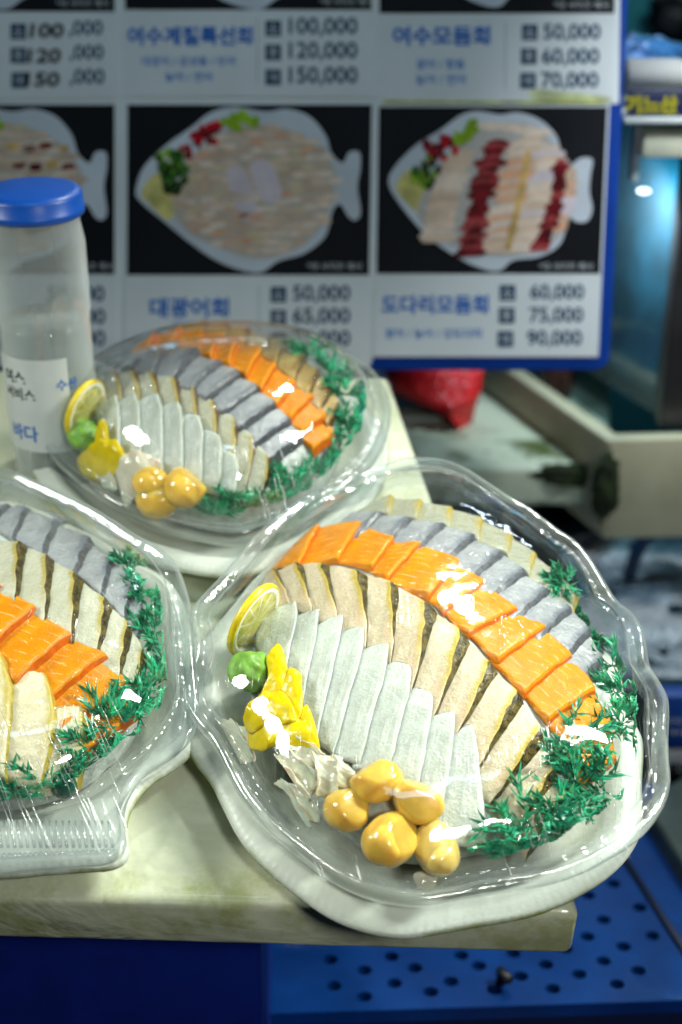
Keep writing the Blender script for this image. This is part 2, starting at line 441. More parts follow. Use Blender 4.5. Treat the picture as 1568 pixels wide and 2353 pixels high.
class Platter:
    def __init__(s, outline, where, inner=None, zr=.041, mound=(.030, .036), dome=(.044, .036), centre=None, shrink=.90, tray_off=.008, tray_scale=.945, tray_shift=(-.003, -.007)):
        s.tray_scale = tray_scale; s.tray_shift = tray_shift
        s.where = where; s.zr = zr; s.mound = mound; s.dome = dome; s.tray_off = tray_off
        pts = np.array([SLAB.hit(x, y, zr) for x, y in outline])
        s.c = SLAB.hit(centre[0], centre[1], zr) if centre else pts.mean(axis=0)
        s.N = 288
        s.th = np.linspace(0, 2 * np.pi, s.N, endpoint=False)
        s.Ro = s.polar(pts)
        k = np.exp(-.5 * (np.arange(-40, 41) / 9.0) ** 2); k /= k.sum()
        sm = np.convolve(np.concatenate([s.Ro[-40:], s.Ro, s.Ro[:40]]), k, 'valid')
        if inner is None: s.Ri = shrink * (.55 * sm + .45 * s.Ro)
        else:
            ip = np.array([SLAB.hit(x, y, zr) for x, y in inner]); s.Ri = s.polar(ip)
        s.Ri = np.minimum(s.Ri, s.Ro - .011)

    def polar(s, pts):
        d = pts - s.c
        # dense resample with Catmull-Rom on the closed outline
        n = len(d); dense = []
        ext = np.concatenate([d[-2:], d, d[:3]])
        for i in range(n):
            for f in np.linspace(0, 1, 8, endpoint=False):
                dense.append(cat_rom(ext[i + 1:i + 5], 1 + f))
        dense = np.array(dense)
        a = np.unwrap(np.arctan2(dense[:, 1], dense[:, 0])); r = np.hypot(dense[:, 0], dense[:, 1])
        if a[-1] < a[0]: a, r = a[::-1], r[::-1]
        a = np.maximum.accumulate(a)
        a3 = np.concatenate([a - 2 * np.pi, a, a + 2 * np.pi]); r3 = np.concatenate([r, r, r])
        return np.interp(s.th, a3, r3)

    def Rin(s, x, y):
        a = math.atan2(y - s.c[1], x - s.c[0]) % (2 * math.pi)
        f = a / (2 * math.pi) * s.N; i = int(f) % s.N; g = f - int(f)
        return s.Ri[i] * (1 - g) + s.Ri[(i + 1) % s.N] * g

    def h(s, x, y):
        r = math.hypot(x - s.c[0], y - s.c[1]) / s.Rin(x, y)
        return s.mound[0] + s.mound[1] * max(0.0, 1 - r * r) ** .8 - .012 * max(0.0, min(1.0, (r - .9) / .12))

    def lid_h(s, r):
        return s.dome[0] + s.dome[1] * max(0.0, 1 - r ** 3.2) ** .62

    def hit(s, px, py, lift=0.0):
        d = SLAB.lvec(ray(px, py)); o = SLAB.loc(CAMP)
        t = .35; p = o
        while t < 2.2:
            p = o + t * d
            if p[2] < s.h(p[0], p[1]) + lift: break
            t += .006
        a, b = t - .006, t
        for _ in range(18):
            m = .5 * (a + b); p = o + m * d
            if p[2] < s.h(p[0], p[1]) + lift: b = m
            else: a = m
        return np.array(p[:2])

    def ring_mesh(s, prof):
        """prof: list of (which, scale, offset, z) rings"""
        V, F = [], []
        cs, sn = np.cos(s.th), np.sin(s.th)
        for which, k, off, z in prof:
            r = np.maximum((s.Ro if which == 'o' else s.Ri) * k + off, 0.0002)
            for i in range(s.N): V.append((r[i] * cs[i], r[i] * sn[i], z))
        N = s.N
        for j in range(len(prof) - 1):
            for i in range(N):
                i2 = (i + 1) % N
                F.append((j * N + i, j * N + i2, (j + 1) * N + i2, (j + 1) * N + i))
        return V, F

    def build(s, tray_label, lid_label):
        s.bed_label = 'pale shredded radish bed under the fish of ' + lid_label.split('over ')[1]
        t = s.tray_off
        prof = [('i', .02, 0, .0008), ('i', .80, 0, .0008), ('i', .86, 0, .003), ('i', 1.0, -.002, .014), ('o', 1, t - .007, .0205), ('o', 1, t - .002, .0215), ('o', 1, t, .0235),
                ('o', 1, t + .0004, .0258), ('o', 1, t - .001, .0285), ('o', 1, t - .005, .0305), ('o', 1, -.004, .0330), ('i', 1.0, .004, .0330), ('i', .96, 0, .024), ('i', .88, 0, .012), ('i', .02, 0, .011)]
        V, F = s.ring_mesh(prof)
        V = [(x * s.tray_scale + s.tray_shift[0], y * (s.tray_scale - (.035 if s.where != 'front' else -.005)) + s.tray_shift[1] - .0045, z * .76) for x, y, z in V]
        mx = SLAB.matrix((s.c[0], s.c[1], 0))
        o = mesh_obj('foam_tray', V, F, [MAT['foam'], MAT['foam_lip']], matrix=mx, fmat=[1 if 4 <= k // s.N <= 8 else 0 for k in range(len(F))]); recalc(o)
        tag(o, tray_label, 'tray', 'white foam fish trays')
        V, F = [], []
        for r in (.80, .72, .62, .5, .38, .26, .14, .02):
            for i in range(s.N):
                x, y = s.Ri[i] * r * math.cos(s.th[i]), s.Ri[i] * r * math.sin(s.th[i])
                V.append((x, y, s.h(s.c[0] + x, s.c[1] + y) - .0012))
        base = [(s.Ri[i] * .78 * math.cos(s.th[i]), s.Ri[i] * .78 * math.sin(s.th[i]), .0125) for i in range(s.N)]
        V = base + V
        F = [(j * s.N + i, j * s.N + (i + 1) % s.N, (j + 1) * s.N + (i + 1) % s.N, (j + 1) * s.N + i) for j in range(8) for i in range(s.N)]
        o = mesh_obj('radish_bed', V, F, MAT['bed'], matrix=mx); recalc(o)
        tag(o, s.bed_label, 'radish bed', 'radish beds under the fish')
        lid = empty('clear_lid', mx)
        tag(lid, lid_label, 'lid', 'clear domed lids')
        rim = [('o', .985, -.004, .0250), ('o', .995, -.002, .0300), ('o', 1, .0000, .0345), ('o', 1, .0012, .0375), ('o', 1, .0014, .0405), ('o', 1, .0004, .0425), ('o', 1, -.0018, .0432), ('o', 1, -.0036, .0424), ('o', 1, -.0052, .0404),
               ('o', 1, -.0068, .0400), ('o', 1, -.0084, .0420), ('i', 1, .0018, .0406), ('i', 1, .0008, .0424), ('o', .5, 0, .0426)]
        V, F = s.ring_mesh(rim)
        N = s.N
        # last rim ring becomes the edge of the dome
        base = (len(rim) - 1) * N
        cs, sn = np.cos(s.th), np.sin(s.th)
        for j in range(9, len(rim) - 1):
            for i in range(N):
                x, y, z = V[j * N + i]; V[j * N + i] = (x, y, z + .0005 * math.sin(i * math.pi / 2 + .3) + .0006 * math.sin(i * .31) * math.sin(i * .13))
        for i in range(N): V[base + i] = (s.Ri[i] * cs[i], s.Ri[i] * sn[i], s.dome[0])
        ro = mesh_obj('lid_rim', V, F, MAT['rim'], parent=lid, matrix=Matrix.Identity(4))
        rs = [1.0, .995, .985, .97, .95, .92, .88, .82, .75, .66, .56, .45, .34, .22, .1, .02]
        V, F = s.ring_mesh([('i', r, 0, s.lid_h(r)) for r in rs])
        mesh_obj('dome', V, F, MAT['lid'], parent=lid, matrix=Matrix.Identity(4))
        return lid

    # ---- food -------------------------------------------------------------
    def row(s, name, cat, bounds, mats, T, label, group, ov=.34, lift0=.0, taper_tip=0.0, tip_at=.6, nu=13, nv=19, rr=.0022, wall=.001, vT=None,
            jit=.0007, start=0, reverse=False, extra_v=(0, 0), dish=0.0, lowu=.06, expo=1.7, bank=None):
        """overlapping slices: bounds = [(A_px, B_px)], a slice lies between two neighbours and tucks under the one before"""
        A = [s.hit(*a, lift0 + T * .5) for a, b in bounds]; B = [s.hit(*b, lift0 + T * .5) for a, b in bounds]
        n = len(bounds) - 1
        us = np.array([0, .03, .07, .13, .22, .34, .46, .58, .70, .80, .88, .94, .975, 1.0])
        vs = np.array([0, .012, .03, .06, .11, .18, .26, .35, .45, .55, .65, .74, .82, .89, .94, .97, .988, 1.0])
        out = []
        for i in range(n):
            ja, jb = RNG.normal(0, jit), RNG.normal(0, jit)
            jl = RNG.uniform(.9, 1.12); sd = RNG.uniform(0, 50); tw = RNG.normal(0, .03)
            wide = np.linalg.norm(np.array(A[i + 1]) - A[i]) * (1 + ov); long = np.linalg.norm(np.array(A[i]) - B[i])
            def P(u, v):
                if taper_tip:
                    k = min(1.0, (v / taper_tip)) ** .65 if v < taper_tip else 1.0
                    u2 = tip_at + (u - tip_at) * (k * .97 + .03)
                else: u2 = u
                t = i + (u2 * (1 + ov) - ov) + tw * (v - .5)
                a = cat_rom(A, t); b = cat_rom(B, t)
                d = (b - a); L = np.linalg.norm(d) + 1e-9; d = d / L
                a = a - d * (ja + extra_v[0]); b = b + d * (jb + extra_v[1])
                q = a + (b - a) * v
                # ragged outline
                q = q + .0005 * np.array([vnoise(v * 9, u * 4, sd), vnoise(u * 5, v * 8, sd + 3)])
                return q, u2
            V, UV, F, FM = [], [], [], []
            top = {}
            if bank:
                us = np.array([0, .03, .08, .16, .28, .42, .55, .65, .70, .72, .78, .85, .92, .97, 1.0])
            def bw(v): return max(.035, bank[0] * max(0.0, 1 - v / bank[1]) ** 1.0) * (1 + .22 * vnoise(v * 14, i * 3.0, sd))
            for a_, u in enumerate(us):
                for b_, v in enumerate(vs):
                    ug = u
                    if bank:
                        w_ = bw(v); u = ug / .7 * (1 - w_) if ug <= .7 else 1 - w_ + (ug - .7) / .3 * w_
                    q, u2 = P(u, v)
                    Tv = T * jl * (vT(v) if vT else 1.0)
                    du = min(u, 1 - u) * wide; dv = min(v, 1 - v) * long
                    if taper_tip and v < taper_tip: du *= max(.08, v / taper_tip)
                    z = s.h(q[0], q[1]) + lift0 + Tv * (lowu + (1 - lowu) * u ** expo) + dish * math.sin(math.pi * u)
                    if bank and ug > .7:
                        f_ = (ug - .7) / .3
                        z -= Tv * (1 - lowu * .9) * (f_ * .55 + .45 * f_ * f_) - .0003 * vnoise(v * 30, f_ * 5, sd)
                    for dd in ((dv,) if bank else (du, dv)):
                        if dd < rr: z -= min(rr, Tv * .5) * (1 - math.sqrt(max(0, 1 - (1 - dd / rr) ** 2)))
                    z += .00035 * vnoise(u * 6, v * 10, sd)
                    top[a_, b_] = len(V); V.append((q[0], q[1], z)); UV.append((min(1.0, ug / .7) if bank else u, v)); u = ug
            for a_ in range(len(us) - 1):
                for b_ in range(len(vs) - 1):
                    F.append((top[a_, b_], top[a_ + 1, b_], top[a_ + 1, b_ + 1], top[a_, b_ + 1])); FM.append(1 if bank and us[a_] > .699 and us[a_] > .69 else 0)
            loop = [(a_, 0) for a_ in range(len(us))] + [(len(us) - 1, b_) for b_ in range(1, len(vs))] + [(a_, len(vs) - 1) for a_ in range(len(us) - 2, -1, -1)] + [(0, b_) for b_ in range(len(vs) - 2, 0, -1)]
            st = len(V)
            cxy = np.mean([V[top[a]][:2] for a in loop], axis=0)
            for (a_, b_) in loop:
                p = np.array(V[top[a_, b_]]); V.append(tuple(p)); UV.append((us[a_], vs[b_]))
                side = us[a_] > .999
                dirv = p[:2] - cxy; dirv /= (np.linalg.norm(dirv) + 1e-9)
                if side:
                    q1, _ = P(1.0, vs[b_]); q0, _ = P(.8, vs[b_]); dirv = q1 - q0; dirv = dirv / (np.linalg.norm(dirv) + 1e-9)
                wo = wall * (vT(vs[b_]) if vT else 1.0) if side else .0003
                q = p[:2] + dirv * wo
                V.append((q[0], q[1], s.h(q[0], q[1]) + lift0 - .0005)); UV.append((us[a_], vs[b_]))
            L = len(loop)
            for k in range(L):
                k2 = (k + 1) % L
                F.append((st + 2 * k, st + 2 * k + 1, st + 2 * k2 + 1, st + 2 * k2))
                right = us[loop[k][0]] > .999 and us[loop[k2][0]] > .999
                FM.append(1 if right else (2 if len(mats) > 2 else 0))
            V = np.array(V); c0 = V.mean(axis=0); c0[2] = V[:, 2].min()
            o = mesh_obj(name, V - c0, F, mats, matrix=SLAB.matrix(c0), fmat=FM, uvs=UV)
            recalc(o)
            k = (n - 1 - i) if reverse else i
            tag(o, label.format(ORD[k + start]), cat, group)
            out.append(o)
        return out

    def chunk(s, name, cat, label, pts, T, m, lift=0.0, tilt=(0, 0), crumple=0.0, group=None, fold=0.0, fold_dir=(1, .4), rings=(1, 1, .96, .9, .8, .68, .54, .4, .26, .12), seed=0.0, dome=.0015, freq=150):
        """a thin piece from an outline lying on the food"""
        P = [s.hit(x, y, lift + T * .6) for x, y in pts]
        n = len(P) * 6
        D = []
        k = len(P); ext = P[-1:] + P + P[:2]
        for i in range(k):
            for f in np.linspace(0, 1, 6, endpoint=False): D.append(cat_rom(ext[i:i + 4], 1 + f))
        D = np.array(D); c = D.mean(axis=0)
        V, F = [], []
        zz = [0.0, T * .55, T * .9, T, T + dome * .3, T + dome * .5, T + dome * .7, T + dome * .85, T + dome * .95, T + dome]
        for j, r in enumerate(rings):
            for q in D:
                p = c + (q - c) * r
                d = p - c
                z = s.h(p[0], p[1]) + lift + zz[j] + tilt[0] * d[0] + tilt[1] * d[1]
                if fold:
                    z += fold * math.sin((p[0] * fold_dir[0] + p[1] * fold_dir[1]) * 430 + 2.2 * vnoise(p[0] * 40, p[1] * 40, seed)) * (.3 + .7 * r)
                if crumple:
                    z += crumple * (.9 - 2.2 * abs(vnoise(p[0] * freq, p[1] * freq * .6, seed)) + .4 * vnoise(p[0] * freq * 2.3, p[1] * freq * 2.1, seed + 5)) * (.45 + .55 * r)
                V.append((p[0], p[1], z))
        for j in range(len(rings) - 1):
            for i in range(n):
                i2 = (i + 1) % n
                F.append((j * n + i, j * n + i2, (j + 1) * n + i2, (j + 1) * n + i))
        F.append(tuple(range((len(rings) - 1) * n, len(rings) * n)))
        F.append(tuple(range(n))[::-1])
        V = np.array(V); c0 = V.mean(axis=0); c0[2] = V[:, 2].min()
        o = mesh_obj(name, V - c0, F, m, matrix=SLAB.matrix(c0)); recalc(o)
        return tag(o, label, cat, group)

    def hit_lid(s, px, py):
        def f(x, y):
            r = math.hypot(x - s.c[0], y - s.c[1]) / s.Rin(x, y)
            return s.lid_h(r) if r < 1 else s.dome[0] - .001
        d = SLAB.lvec(ray(px, py)); o = SLAB.loc(CAMP); t = .35
        while t < 2.2:
            p = o + t * d
            if p[2] < f(p[0], p[1]): break
            t += .003
        return (p[0] - s.c[0], p[1] - s.c[1], f(p[0], p[1]) + .0004)

    def wrinkles(s, lid, starts, dirn, lens, r=.00022, seed=1):
        rnd = random.Random(seed); V, F = [], []
        for (x, y) in starts:
            L = rnd.uniform(*lens); k = rnd.uniform(-.10, .10)
            pts = []
            for f in np.linspace(0, 1, 9):
                pts.append(s.hit_lid(x + (dirn[0] + k * f) * L * f, y + dirn[1] * L * f))
            rr = [r * max(.15, math.sin(math.pi * min(.97, max(.03, f)))) for f in np.linspace(0, 1, 9)]
            v_, f_ = tube(pts, rr, 5); k0 = len(V); V += v_; F += [tuple(k0 + i for i in q) for q in f_]
        dm = [c for c in lid.children if c.name.startswith('dome')][0]
        bm = bmesh.new(); bm.from_mesh(dm.data)
        vs = [bm.verts.new(tuple(map(float, v))) for v in V]
        for f in F:
            nf = bm.faces.new([vs[i] for i in f]); nf.material_index = 1; nf.smooth = True
        bm.to_mesh(dm.data); bm.free(); dm.data.materials.append(MAT['wrinkle'])

    def sheet(s, label, quad, lift, folds, amp, group, seed=1, T=.0011, droop=.008):
        """a thin folded slice of pickled ginger"""
        c = [s.hit(x, y, lift) for x, y in quad]
        nu, nv = 56, 26; rnd = random.Random(seed); ph = rnd.uniform(0, 6)
        e = np.array(c[1]) - np.array(c[0]); e = e / np.linalg.norm(e)
        V, F = [], []
        for lay in (0, 1):
            for i in range(nu + 1):
                for j in range(nv + 1):
                    u, v = i / nu, j / nv
                    u += .035 * math.sin(v * 7 + seed); v2 = v + .10 * vnoise(u * 5, seed, seed) * (v - .5) * 2
                    q = (c[0] * (1 - u) + c[1] * u) * (1 - v2) + (c[3] * (1 - u) + c[2] * u) * v2
                    a = 2 * math.pi * folds * u + ph + 1.3 * math.sin(v * 3 + seed) + .5 * vnoise(u * 4, v * 4, seed)
                    k = amp * (.45 + .75 * v)
                    q = q + e * k * .9 * math.cos(a)
                    z = s.h(q[0], q[1]) + lift + k * math.sin(a) * .8 + .0012 * vnoise(u * 7, v * 6, seed + 2)
                    z -= droop * max(0, abs(v - .45) - .25) ** 1.3 * 2
                    V.append((q[0], q[1], z - lay * T))
        M_ = (nu + 1) * (nv + 1)
        for lay in (0, 1):
            for i in range(nu):
                for j in range(nv):
                    k = lay * M_ + i * (nv + 1) + j; f = (k, k + nv + 1, k + nv + 2, k + 1)
                    F.append(f if lay == 0 else f[::-1])
        ed = [(i, 0) for i in range(nu + 1)] + [(nu, j) for j in range(1, nv + 1)] + [(i, nv) for i in range(nu - 1, -1, -1)] + [(0, j) for j in range(nv - 1, 0, -1)]
        for k in range(len(ed)):
            a, b = ed[k], ed[(k + 1) % len(ed)]
            ia, ib = a[0] * (nv + 1) + a[1], b[0] * (nv + 1) + b[1]
            F.append((ia, ia + M_, ib + M_, ib))
        V = np.array(V); c0 = V.mean(axis=0); c0[2] = V[:, 2].min()
        o = mesh_obj('ginger_slice', V - c0, F, MAT['ginger'], matrix=SLAB.matrix(c0)); recalc(o)
        return tag(o, label, 'ginger', group)

    def lump(s, name, cat, label, px, py, r, m, squash=(1, 1, .85), cuts=0, bumpy=.06, seed=1, group=None, swirl=0.0):
        p = s.hit(px, py, r * .7)
        bm = bmesh.new(); bmesh.ops.create_icosphere(bm, subdivisions=4, radius=1.0)
        rnd = random.Random(seed)
        planes = []
        for _ in range(cuts):
            v = Vector((rnd.uniform(-1, 1), rnd.uniform(-1, 1), rnd.uniform(-.2, 1))).normalized(); planes.append((v, rnd.uniform(.58, .80)))
        for v in bm.verts:
            c = v.co.copy()
            k = 1 + bumpy * vnoise(c.x * 1.6 + seed, c.y * 1.6 + c.z * 1.1, seed)
            if swirl: k += swirl * math.sin(6 * c.z + 4 * math.atan2(c.y, c.x) + 3 * c.x)
            c = c * k
            for nrm, d in planes:
                e = c.dot(nrm) - d
                if e > 0: c -= nrm * (e * .88)
            v.co = Vector((c.x * squash[0], c.y * squash[1], c.z * squash[2])) * r
        me = bpy.data.meshes.new(name); bm.to_mesh(me); bm.free()
        me.materials.append(m); me.polygons.foreach_set('use_smooth', [True] * len(me.polygons))
        o = bpy.data.objects.new(name, me); sc.collection.objects.link(o)
        rot = Matrix.Rotation(rnd.uniform(0, 6.28), 4, 'Z')
        o.matrix_world = SLAB.matrix((p[0], p[1], s.h(p[0], p[1]) + r * squash[2] * .72)) @ rot
        return tag(o, label, cat, group)

    def sprig(s, label, px, py, size, seed, group, lean=(0, 0), knob=None, up=.55, lift=.004, stalks=12):
        p = s.hit(px, py, lift + size * .3)
        rnd = random.Random(seed)
        V, F = [], []
        def spindle(a, b, r):
            a = np.array(a); b = np.array(b); d = b - a; L = np.linalg.norm(d); d /= L
            e = np.cross(d, [rnd.uniform(-1, 1), rnd.uniform(-1, 1), rnd.uniform(-1, 1)]); e /= np.linalg.norm(e); g = np.cross(d, e)
            m = a + d * L * .35; k = len(V)
            V.extend([a, m + e * r, m - e * r * .8 + g * r * .5, m - e * r * .6 - g * r * .6, b])
            for i, j in ((1, 2), (2, 3), (3, 1)): F.extend([(k, k + i, k + j), (k + 4, k + j, k + i)])
        for q in range(stalks):
            az = rnd.uniform(0, 6.283); el = rnd.uniform(.12, 1.15)
            d = np.array([math.cos(az) * math.cos(el) + lean[0], math.sin(az) * math.cos(el) + lean[1], math.sin(el) * up]); d /= np.linalg.norm(d)
            L = size * rnd.uniform(.6, 1.05)
            bend = np.array([rnd.uniform(-.3, .3), rnd.uniform(-.3, .3), -.25])
            prev = np.zeros(3); m = 6
            for j in range(1, m + 1):
                f = j / m
                cur = d * L * f + bend * L * f * f * .5
                spindle(prev - (cur - prev) * .1, cur + (cur - prev) * .2, .0006)
                for side in range(3 if j > 1 else 1):
                    nd = d + np.array([rnd.uniform(-1, 1), rnd.uniform(-1, 1), rnd.uniform(-.5, .9)]) * .85; nd /= np.linalg.norm(nd)
                    spindle(cur, cur + nd * size * rnd.uniform(.26, .52), rnd.uniform(.0007, .0013))
                prev = cur
        z0 = s.h(p[0], p[1]) + lift
        for i_, v_ in enumerate(V):
            x, y, z = p[0] + v_[0], p[1] + v_[1], z0 + v_[2]
            r = math.hypot(x - s.c[0], y - s.c[1]) / s.Rin(x, y)
            if r > .955:
                k = .955 / r * (1 - .02 * ((i_ * 7) % 5) / 5); x, y = s.c[0] + (x - s.c[0]) * k, s.c[1] + (y - s.c[1]) * k; r = .955
            z = min(z, s.lid_h(r) - .0015 - .0004 * (i_ % 5))
            V[i_] = np.array([x - p[0], y - p[1], z - z0])
        o = mesh_obj('plastic_grass_sprig', V, F, MAT['grass'], matrix=SLAB.matrix((p[0], p[1], s.h(p[0], p[1]) + lift)), smooth=False)
        tag(o, label, 'plastic grass', group)
        if knob:
            q = s.hit(knob[0], knob[1], .008)
            V, F = lathe([(.0001, .007), (.003, .0066), (.0055, .0045), (.0068, .001), (.0068, -.002), (.005, -.005), (.0001, -.0055)], 20)
            dz = s.h(q[0], q[1]) - s.h(p[0], p[1])
            mesh_obj('stem_knob', V, F, MAT['knob'], parent=o, matrix=Matrix.Translation((q[0] - p[0], q[1] - p[1], dz + .004)))
        return o

    def lemon(s, px, py, r, label, axis=(.49, .87), open_=.36, lift=.012):
        d = SLAB.lvec(ray(px, py)); o0 = SLAB.loc(CAMP)
        q = s.hit(px, py, lift)
        c = np.array([q[0], q[1], s.h(q[0], q[1]) + lift])
        dn = ray(px, py) / np.linalg.norm(ray(px, py))
        a = axis[0] * RT + axis[1] * UP; a /= np.linalg.norm(a)
        perp = -axis[1] * RT + axis[0] * UP; perp /= np.linalg.norm(perp)
        b = open_ * perp + math.sqrt(1 - open_ ** 2) * dn * -1.0
        n = np.cross(a, b)
        if n @ dn > 0: b = -b; n = -n
        n = -np.cross(b, a) if np.cross(a, b) @ dn > 0 else np.cross(a, b)
        m = Matrix.Identity(4)
        wc = SLAB.world(c)
        bb = np.cross(n, a)
        for i in range(3):
            m[i][0], m[i][1], m[i][2], m[i][3] = a[i], bb[i], n[i], wc[i]
        root = empty('lemon_slice', m)
        tag(root, label, 'lemon slice', 'lemon slices')
        t = .0022
        V, F = lathe([(r * .93, t), (r * .97, t), (r, t * .5), (r, -t * .5), (r * .97, -t), (r * .93, -t), (r * .93, t)], 64)
        recalc(mesh_obj('rind', V, F, MAT['rind'], parent=root, matrix=Matrix.Identity(4)))
        V, F = lathe([(r * .80, t * .9), (r * .929, t * .98), (r * .929, -t * .98), (r * .80, -t * .9), (r * .80, t * .9)], 64)
        recalc(mesh_obj('pith', V, F, MAT['pith'], parent=root, matrix=Matrix.Identity(4)))
        V, F = lathe([(.0002, t * .95), (r * .4, t * .9), (r * .799, t * .85), (r * .799, -t * .85), (.0002, -t * .9)], 64)
        recalc(mesh_obj('pulp', V, F, MAT['pulp'], parent=root, matrix=Matrix.Identity(4)))
        return root


# ------------------------------------------------------------------ setting: wall, floor, rear counter
M_wall = simple('teal_wall_paint', (.02, .20, .24), .5, 3, .2)
M_dark = simple('dark_floor', (.02, .025, .035), .6, 5, .3)
tag(box('back_wall', (-3, 2.6, -.8), (3, 2.7, 2.2), M_wall, 0), kind='structure')
tag(box('floor', (-3, -1.0, -.9), (3, 2.6, -.8), M_dark, 0), kind='structure')

t = NT('mossy_counter'); c = t.coord(); x, y, z = t.sep(c)
nz = t.noise(c, 9, 5)
col = t.mix(t.ramp(nz, .3, .7), (.40, .44, .32), (.58, .62, .48))
col = t.mix(t.math('MULTIPLY', t.ramp(t.noise(c, 18, 6, .7), .46, .62), t.math('ADD', t.ramp(y, -.10, -.20, 0, .9), t.ramp(x, .04, .12, 0, .6))), col, (.045, .065, .006))
t.principled(col, .5, t.bump(nz, .5, .004))
M_counter = t.m


def wz(px, py, z):
    return level(z).hit(px, py, 0)


def wy(px, py, y):
    """world point on the ray at depth y"""
    d = ray(px, py); return CAMP + d * (y / d[1])


# ------------------------------------------------------------------ the foam slab the platters stand on
c_fr = SLAB.hit(1338, 2100); c_fl = SLAB.hit(-20, 2062)
c_br = SLAB.hit(893, 862)
dirx = (c_fr - c_fl) / np.linalg.norm(c_fr - c_fl)
c_L = c_fr - dirx * 1.0
c_bl = c_br - dirx * (1.0)
rad = .010
slab = prism('foam_slab', [c_L, c_fr, c_br, c_bl], -.041, 0.0, MAT['slab'], SLAB, .0065, 4)
# origin on the front edge so that the stains follow it
def reorigin(o, frame, p):
    new = frame.matrix((p[0], p[1], 0)); off = new.inverted() @ o.matrix_world
    o.data.transform(off); o.matrix_world = new
reorigin(slab, SLAB, c_fr)
tag(slab, 'pale plastic-wrapped foam slab with green mould stains under the platters', 'foam slab')
# crumpled wrap on the corner
def wrap_fold():
    V, F = [], []
    nx, ny = 22, 18
    for i in range(nx + 1):
        for j in range(ny + 1):
            u = i / nx; v = j / ny
            a = u * 1.5707
            rr_ = .0070 + .0016 * vnoise(u * 7, v * 5, 3) + .0007 * vnoise(u * 17, v * 13, 8)
            V.append((c_fr[0] - .0045 + rr_ * math.sin(a), c_fr[1] + .0045 - rr_ * math.cos(a), -.041 + v * .041 + .001 * vnoise(u * 8, v * 6, 11)))
    for i in range(nx):
        for j in range(ny):
            k = i * (ny + 1) + j
            F.append((k, k + ny + 1, k + ny + 2, k + 1))
    V = np.array(V); c0 = V.mean(axis=0)
    o = mesh_obj('wrap_fold', V - c0, F, MAT['rim'], matrix=SLAB.matrix(c0), smooth=True)
    o.parent = slab; o.matrix_parent_inverse = slab.matrix_world.inverted()
    return o

# blue tub carrying the slab, below its front
M_navy = simple('navy_plastic', (.004, .016, .19), .38, 30, .12, .15, 60)
pr = wy(600, 2190, .655); 
tub = prism('blue_tub', [(-.75, .66), (pr[0], .66), (pr[0] - .01, 1.0), (-.75, 1.0)], -.62, -.042, M_navy, WORLD, .006, 3)
tag(tub, 'dark blue plastic tub under the front of the foam slab', 'tub')

# perforated blue platform, lower right
Zp = -.27
t = NT('blue_perforated_plastic'); c = t.coord()
nz = t.noise(c, 14, 4)
col = t.mix(t.ramp(nz, .3, .7), (.001, .024, .13), (.002, .04, .20))
t.principled(col, .32, t.bump(t.noise(c, 60, 3), .15, .002), Coat_Weight=.1, Specular_IOR_Level=.25)
M_blue = t.m
M_hole = simple('hole_inside', (.002, .008, .035), .6)
M_black = simple('black_rubber', (.006, .008, .012), .5, 30, .3)
holes = [(838, 2229), (907, 2259), (954, 2224), (1037, 2255), (990, 2279), (768, 2265), (838, 2290), (1101, 2219), (1197, 2243), (1136, 2274), (1271, 2272), (1331, 2238), (1255, 2216), (1387, 2208), (1467, 2230), (1418, 2261),
         (1433, 2175), (1387, 2113), (1352, 2057), (1350, 2152), (1300, 2180), (1500, 2150), (1470, 2085), (1180, 2190), (1060, 2195), (900, 2198), (760, 2205), (1300, 2120), (1410, 2030), (1290, 2052), (1340, 1998)]
root = empty('perforated_pallet', Matrix.Translation((.25, .85, Zp)))
tag(root, 'bright blue plastic pallet pierced with round holes, low beside the tub', 'pallet')
p00 = wz(600, 2330, Zp); p10 = wz(1640, 2296, Zp); p11 = wz(1640, 1800, Zp); p01 = wz(600, 1800, Zp)
# deck with real holes: fill by triangulating the outline with the hole loops
bm = bmesh.new()
def loop_edges(pts, z):
    vs = [bm.verts.new((p[0], p[1], z)) for p in pts]
    return [bm.edges.new((vs[i], vs[(i + 1) % len(vs)])) for i in range(len(vs))]
edges = loop_edges([p00, p10, p11, p01], Zp)
hole_loops = []
for hx, hy in holes:
    q = wz(hx, hy, Zp); hole_loops.append([(q[0] + .0058 * math.cos(a), q[1] + .0050 * math.sin(a)) for a in np.linspace(0, 2 * math.pi, 20, endpoint=False)])
for hl in hole_loops: edges += loop_edges(hl, Zp)
bmesh.ops.triangle_fill(bm, use_beauty=True, use_dissolve=False, edges=edges)
r = bmesh.ops.extrude_face_region(bm, geom=list(bm.faces))
for g in r['geom']:
    if isinstance(g, bmesh.types.BMVert): g.co.z -= .012
bmesh.ops.recalc_face_normals(bm, faces=bm.faces)
me = bpy.data.meshes.new('deck'); bm.to_mesh(me); bm.free(); me.materials.append(M_blue)
deck = bpy.data.objects.new('deck', me); sc.collection.objects.link(deck); deck.parent = root; deck.matrix_parent_inverse = root.matrix_world.inverted()
o = prism('pallet_base', [(p00[0] + .004, p00[1] + .004), (p10[0] - .004, p10[1] + .004), (p11[0] - .004, p11[1]), (p01[0] + .004, p01[1])], Zp - .08, Zp - .014, M_hole, WORLD, 0, parent=root)
V, F = tube([(*wz(1150, 2260, Zp), Zp + .0), (*wz(1150, 2260, Zp), Zp + .012), (*wz(1168, 2285, Zp), Zp + .014)], .004)
hk = mesh_obj('latch', V, F, M_black); hk.parent = root; hk.matrix_parent_inverse = root.matrix_world.inverted()
a, b = wz(1425, 1960, Zp), wz(1620, 2260, Zp)
V, F = tube([(a[0], a[1], Zp + .001), (b[0], b[1], Zp + .001)], .0032)
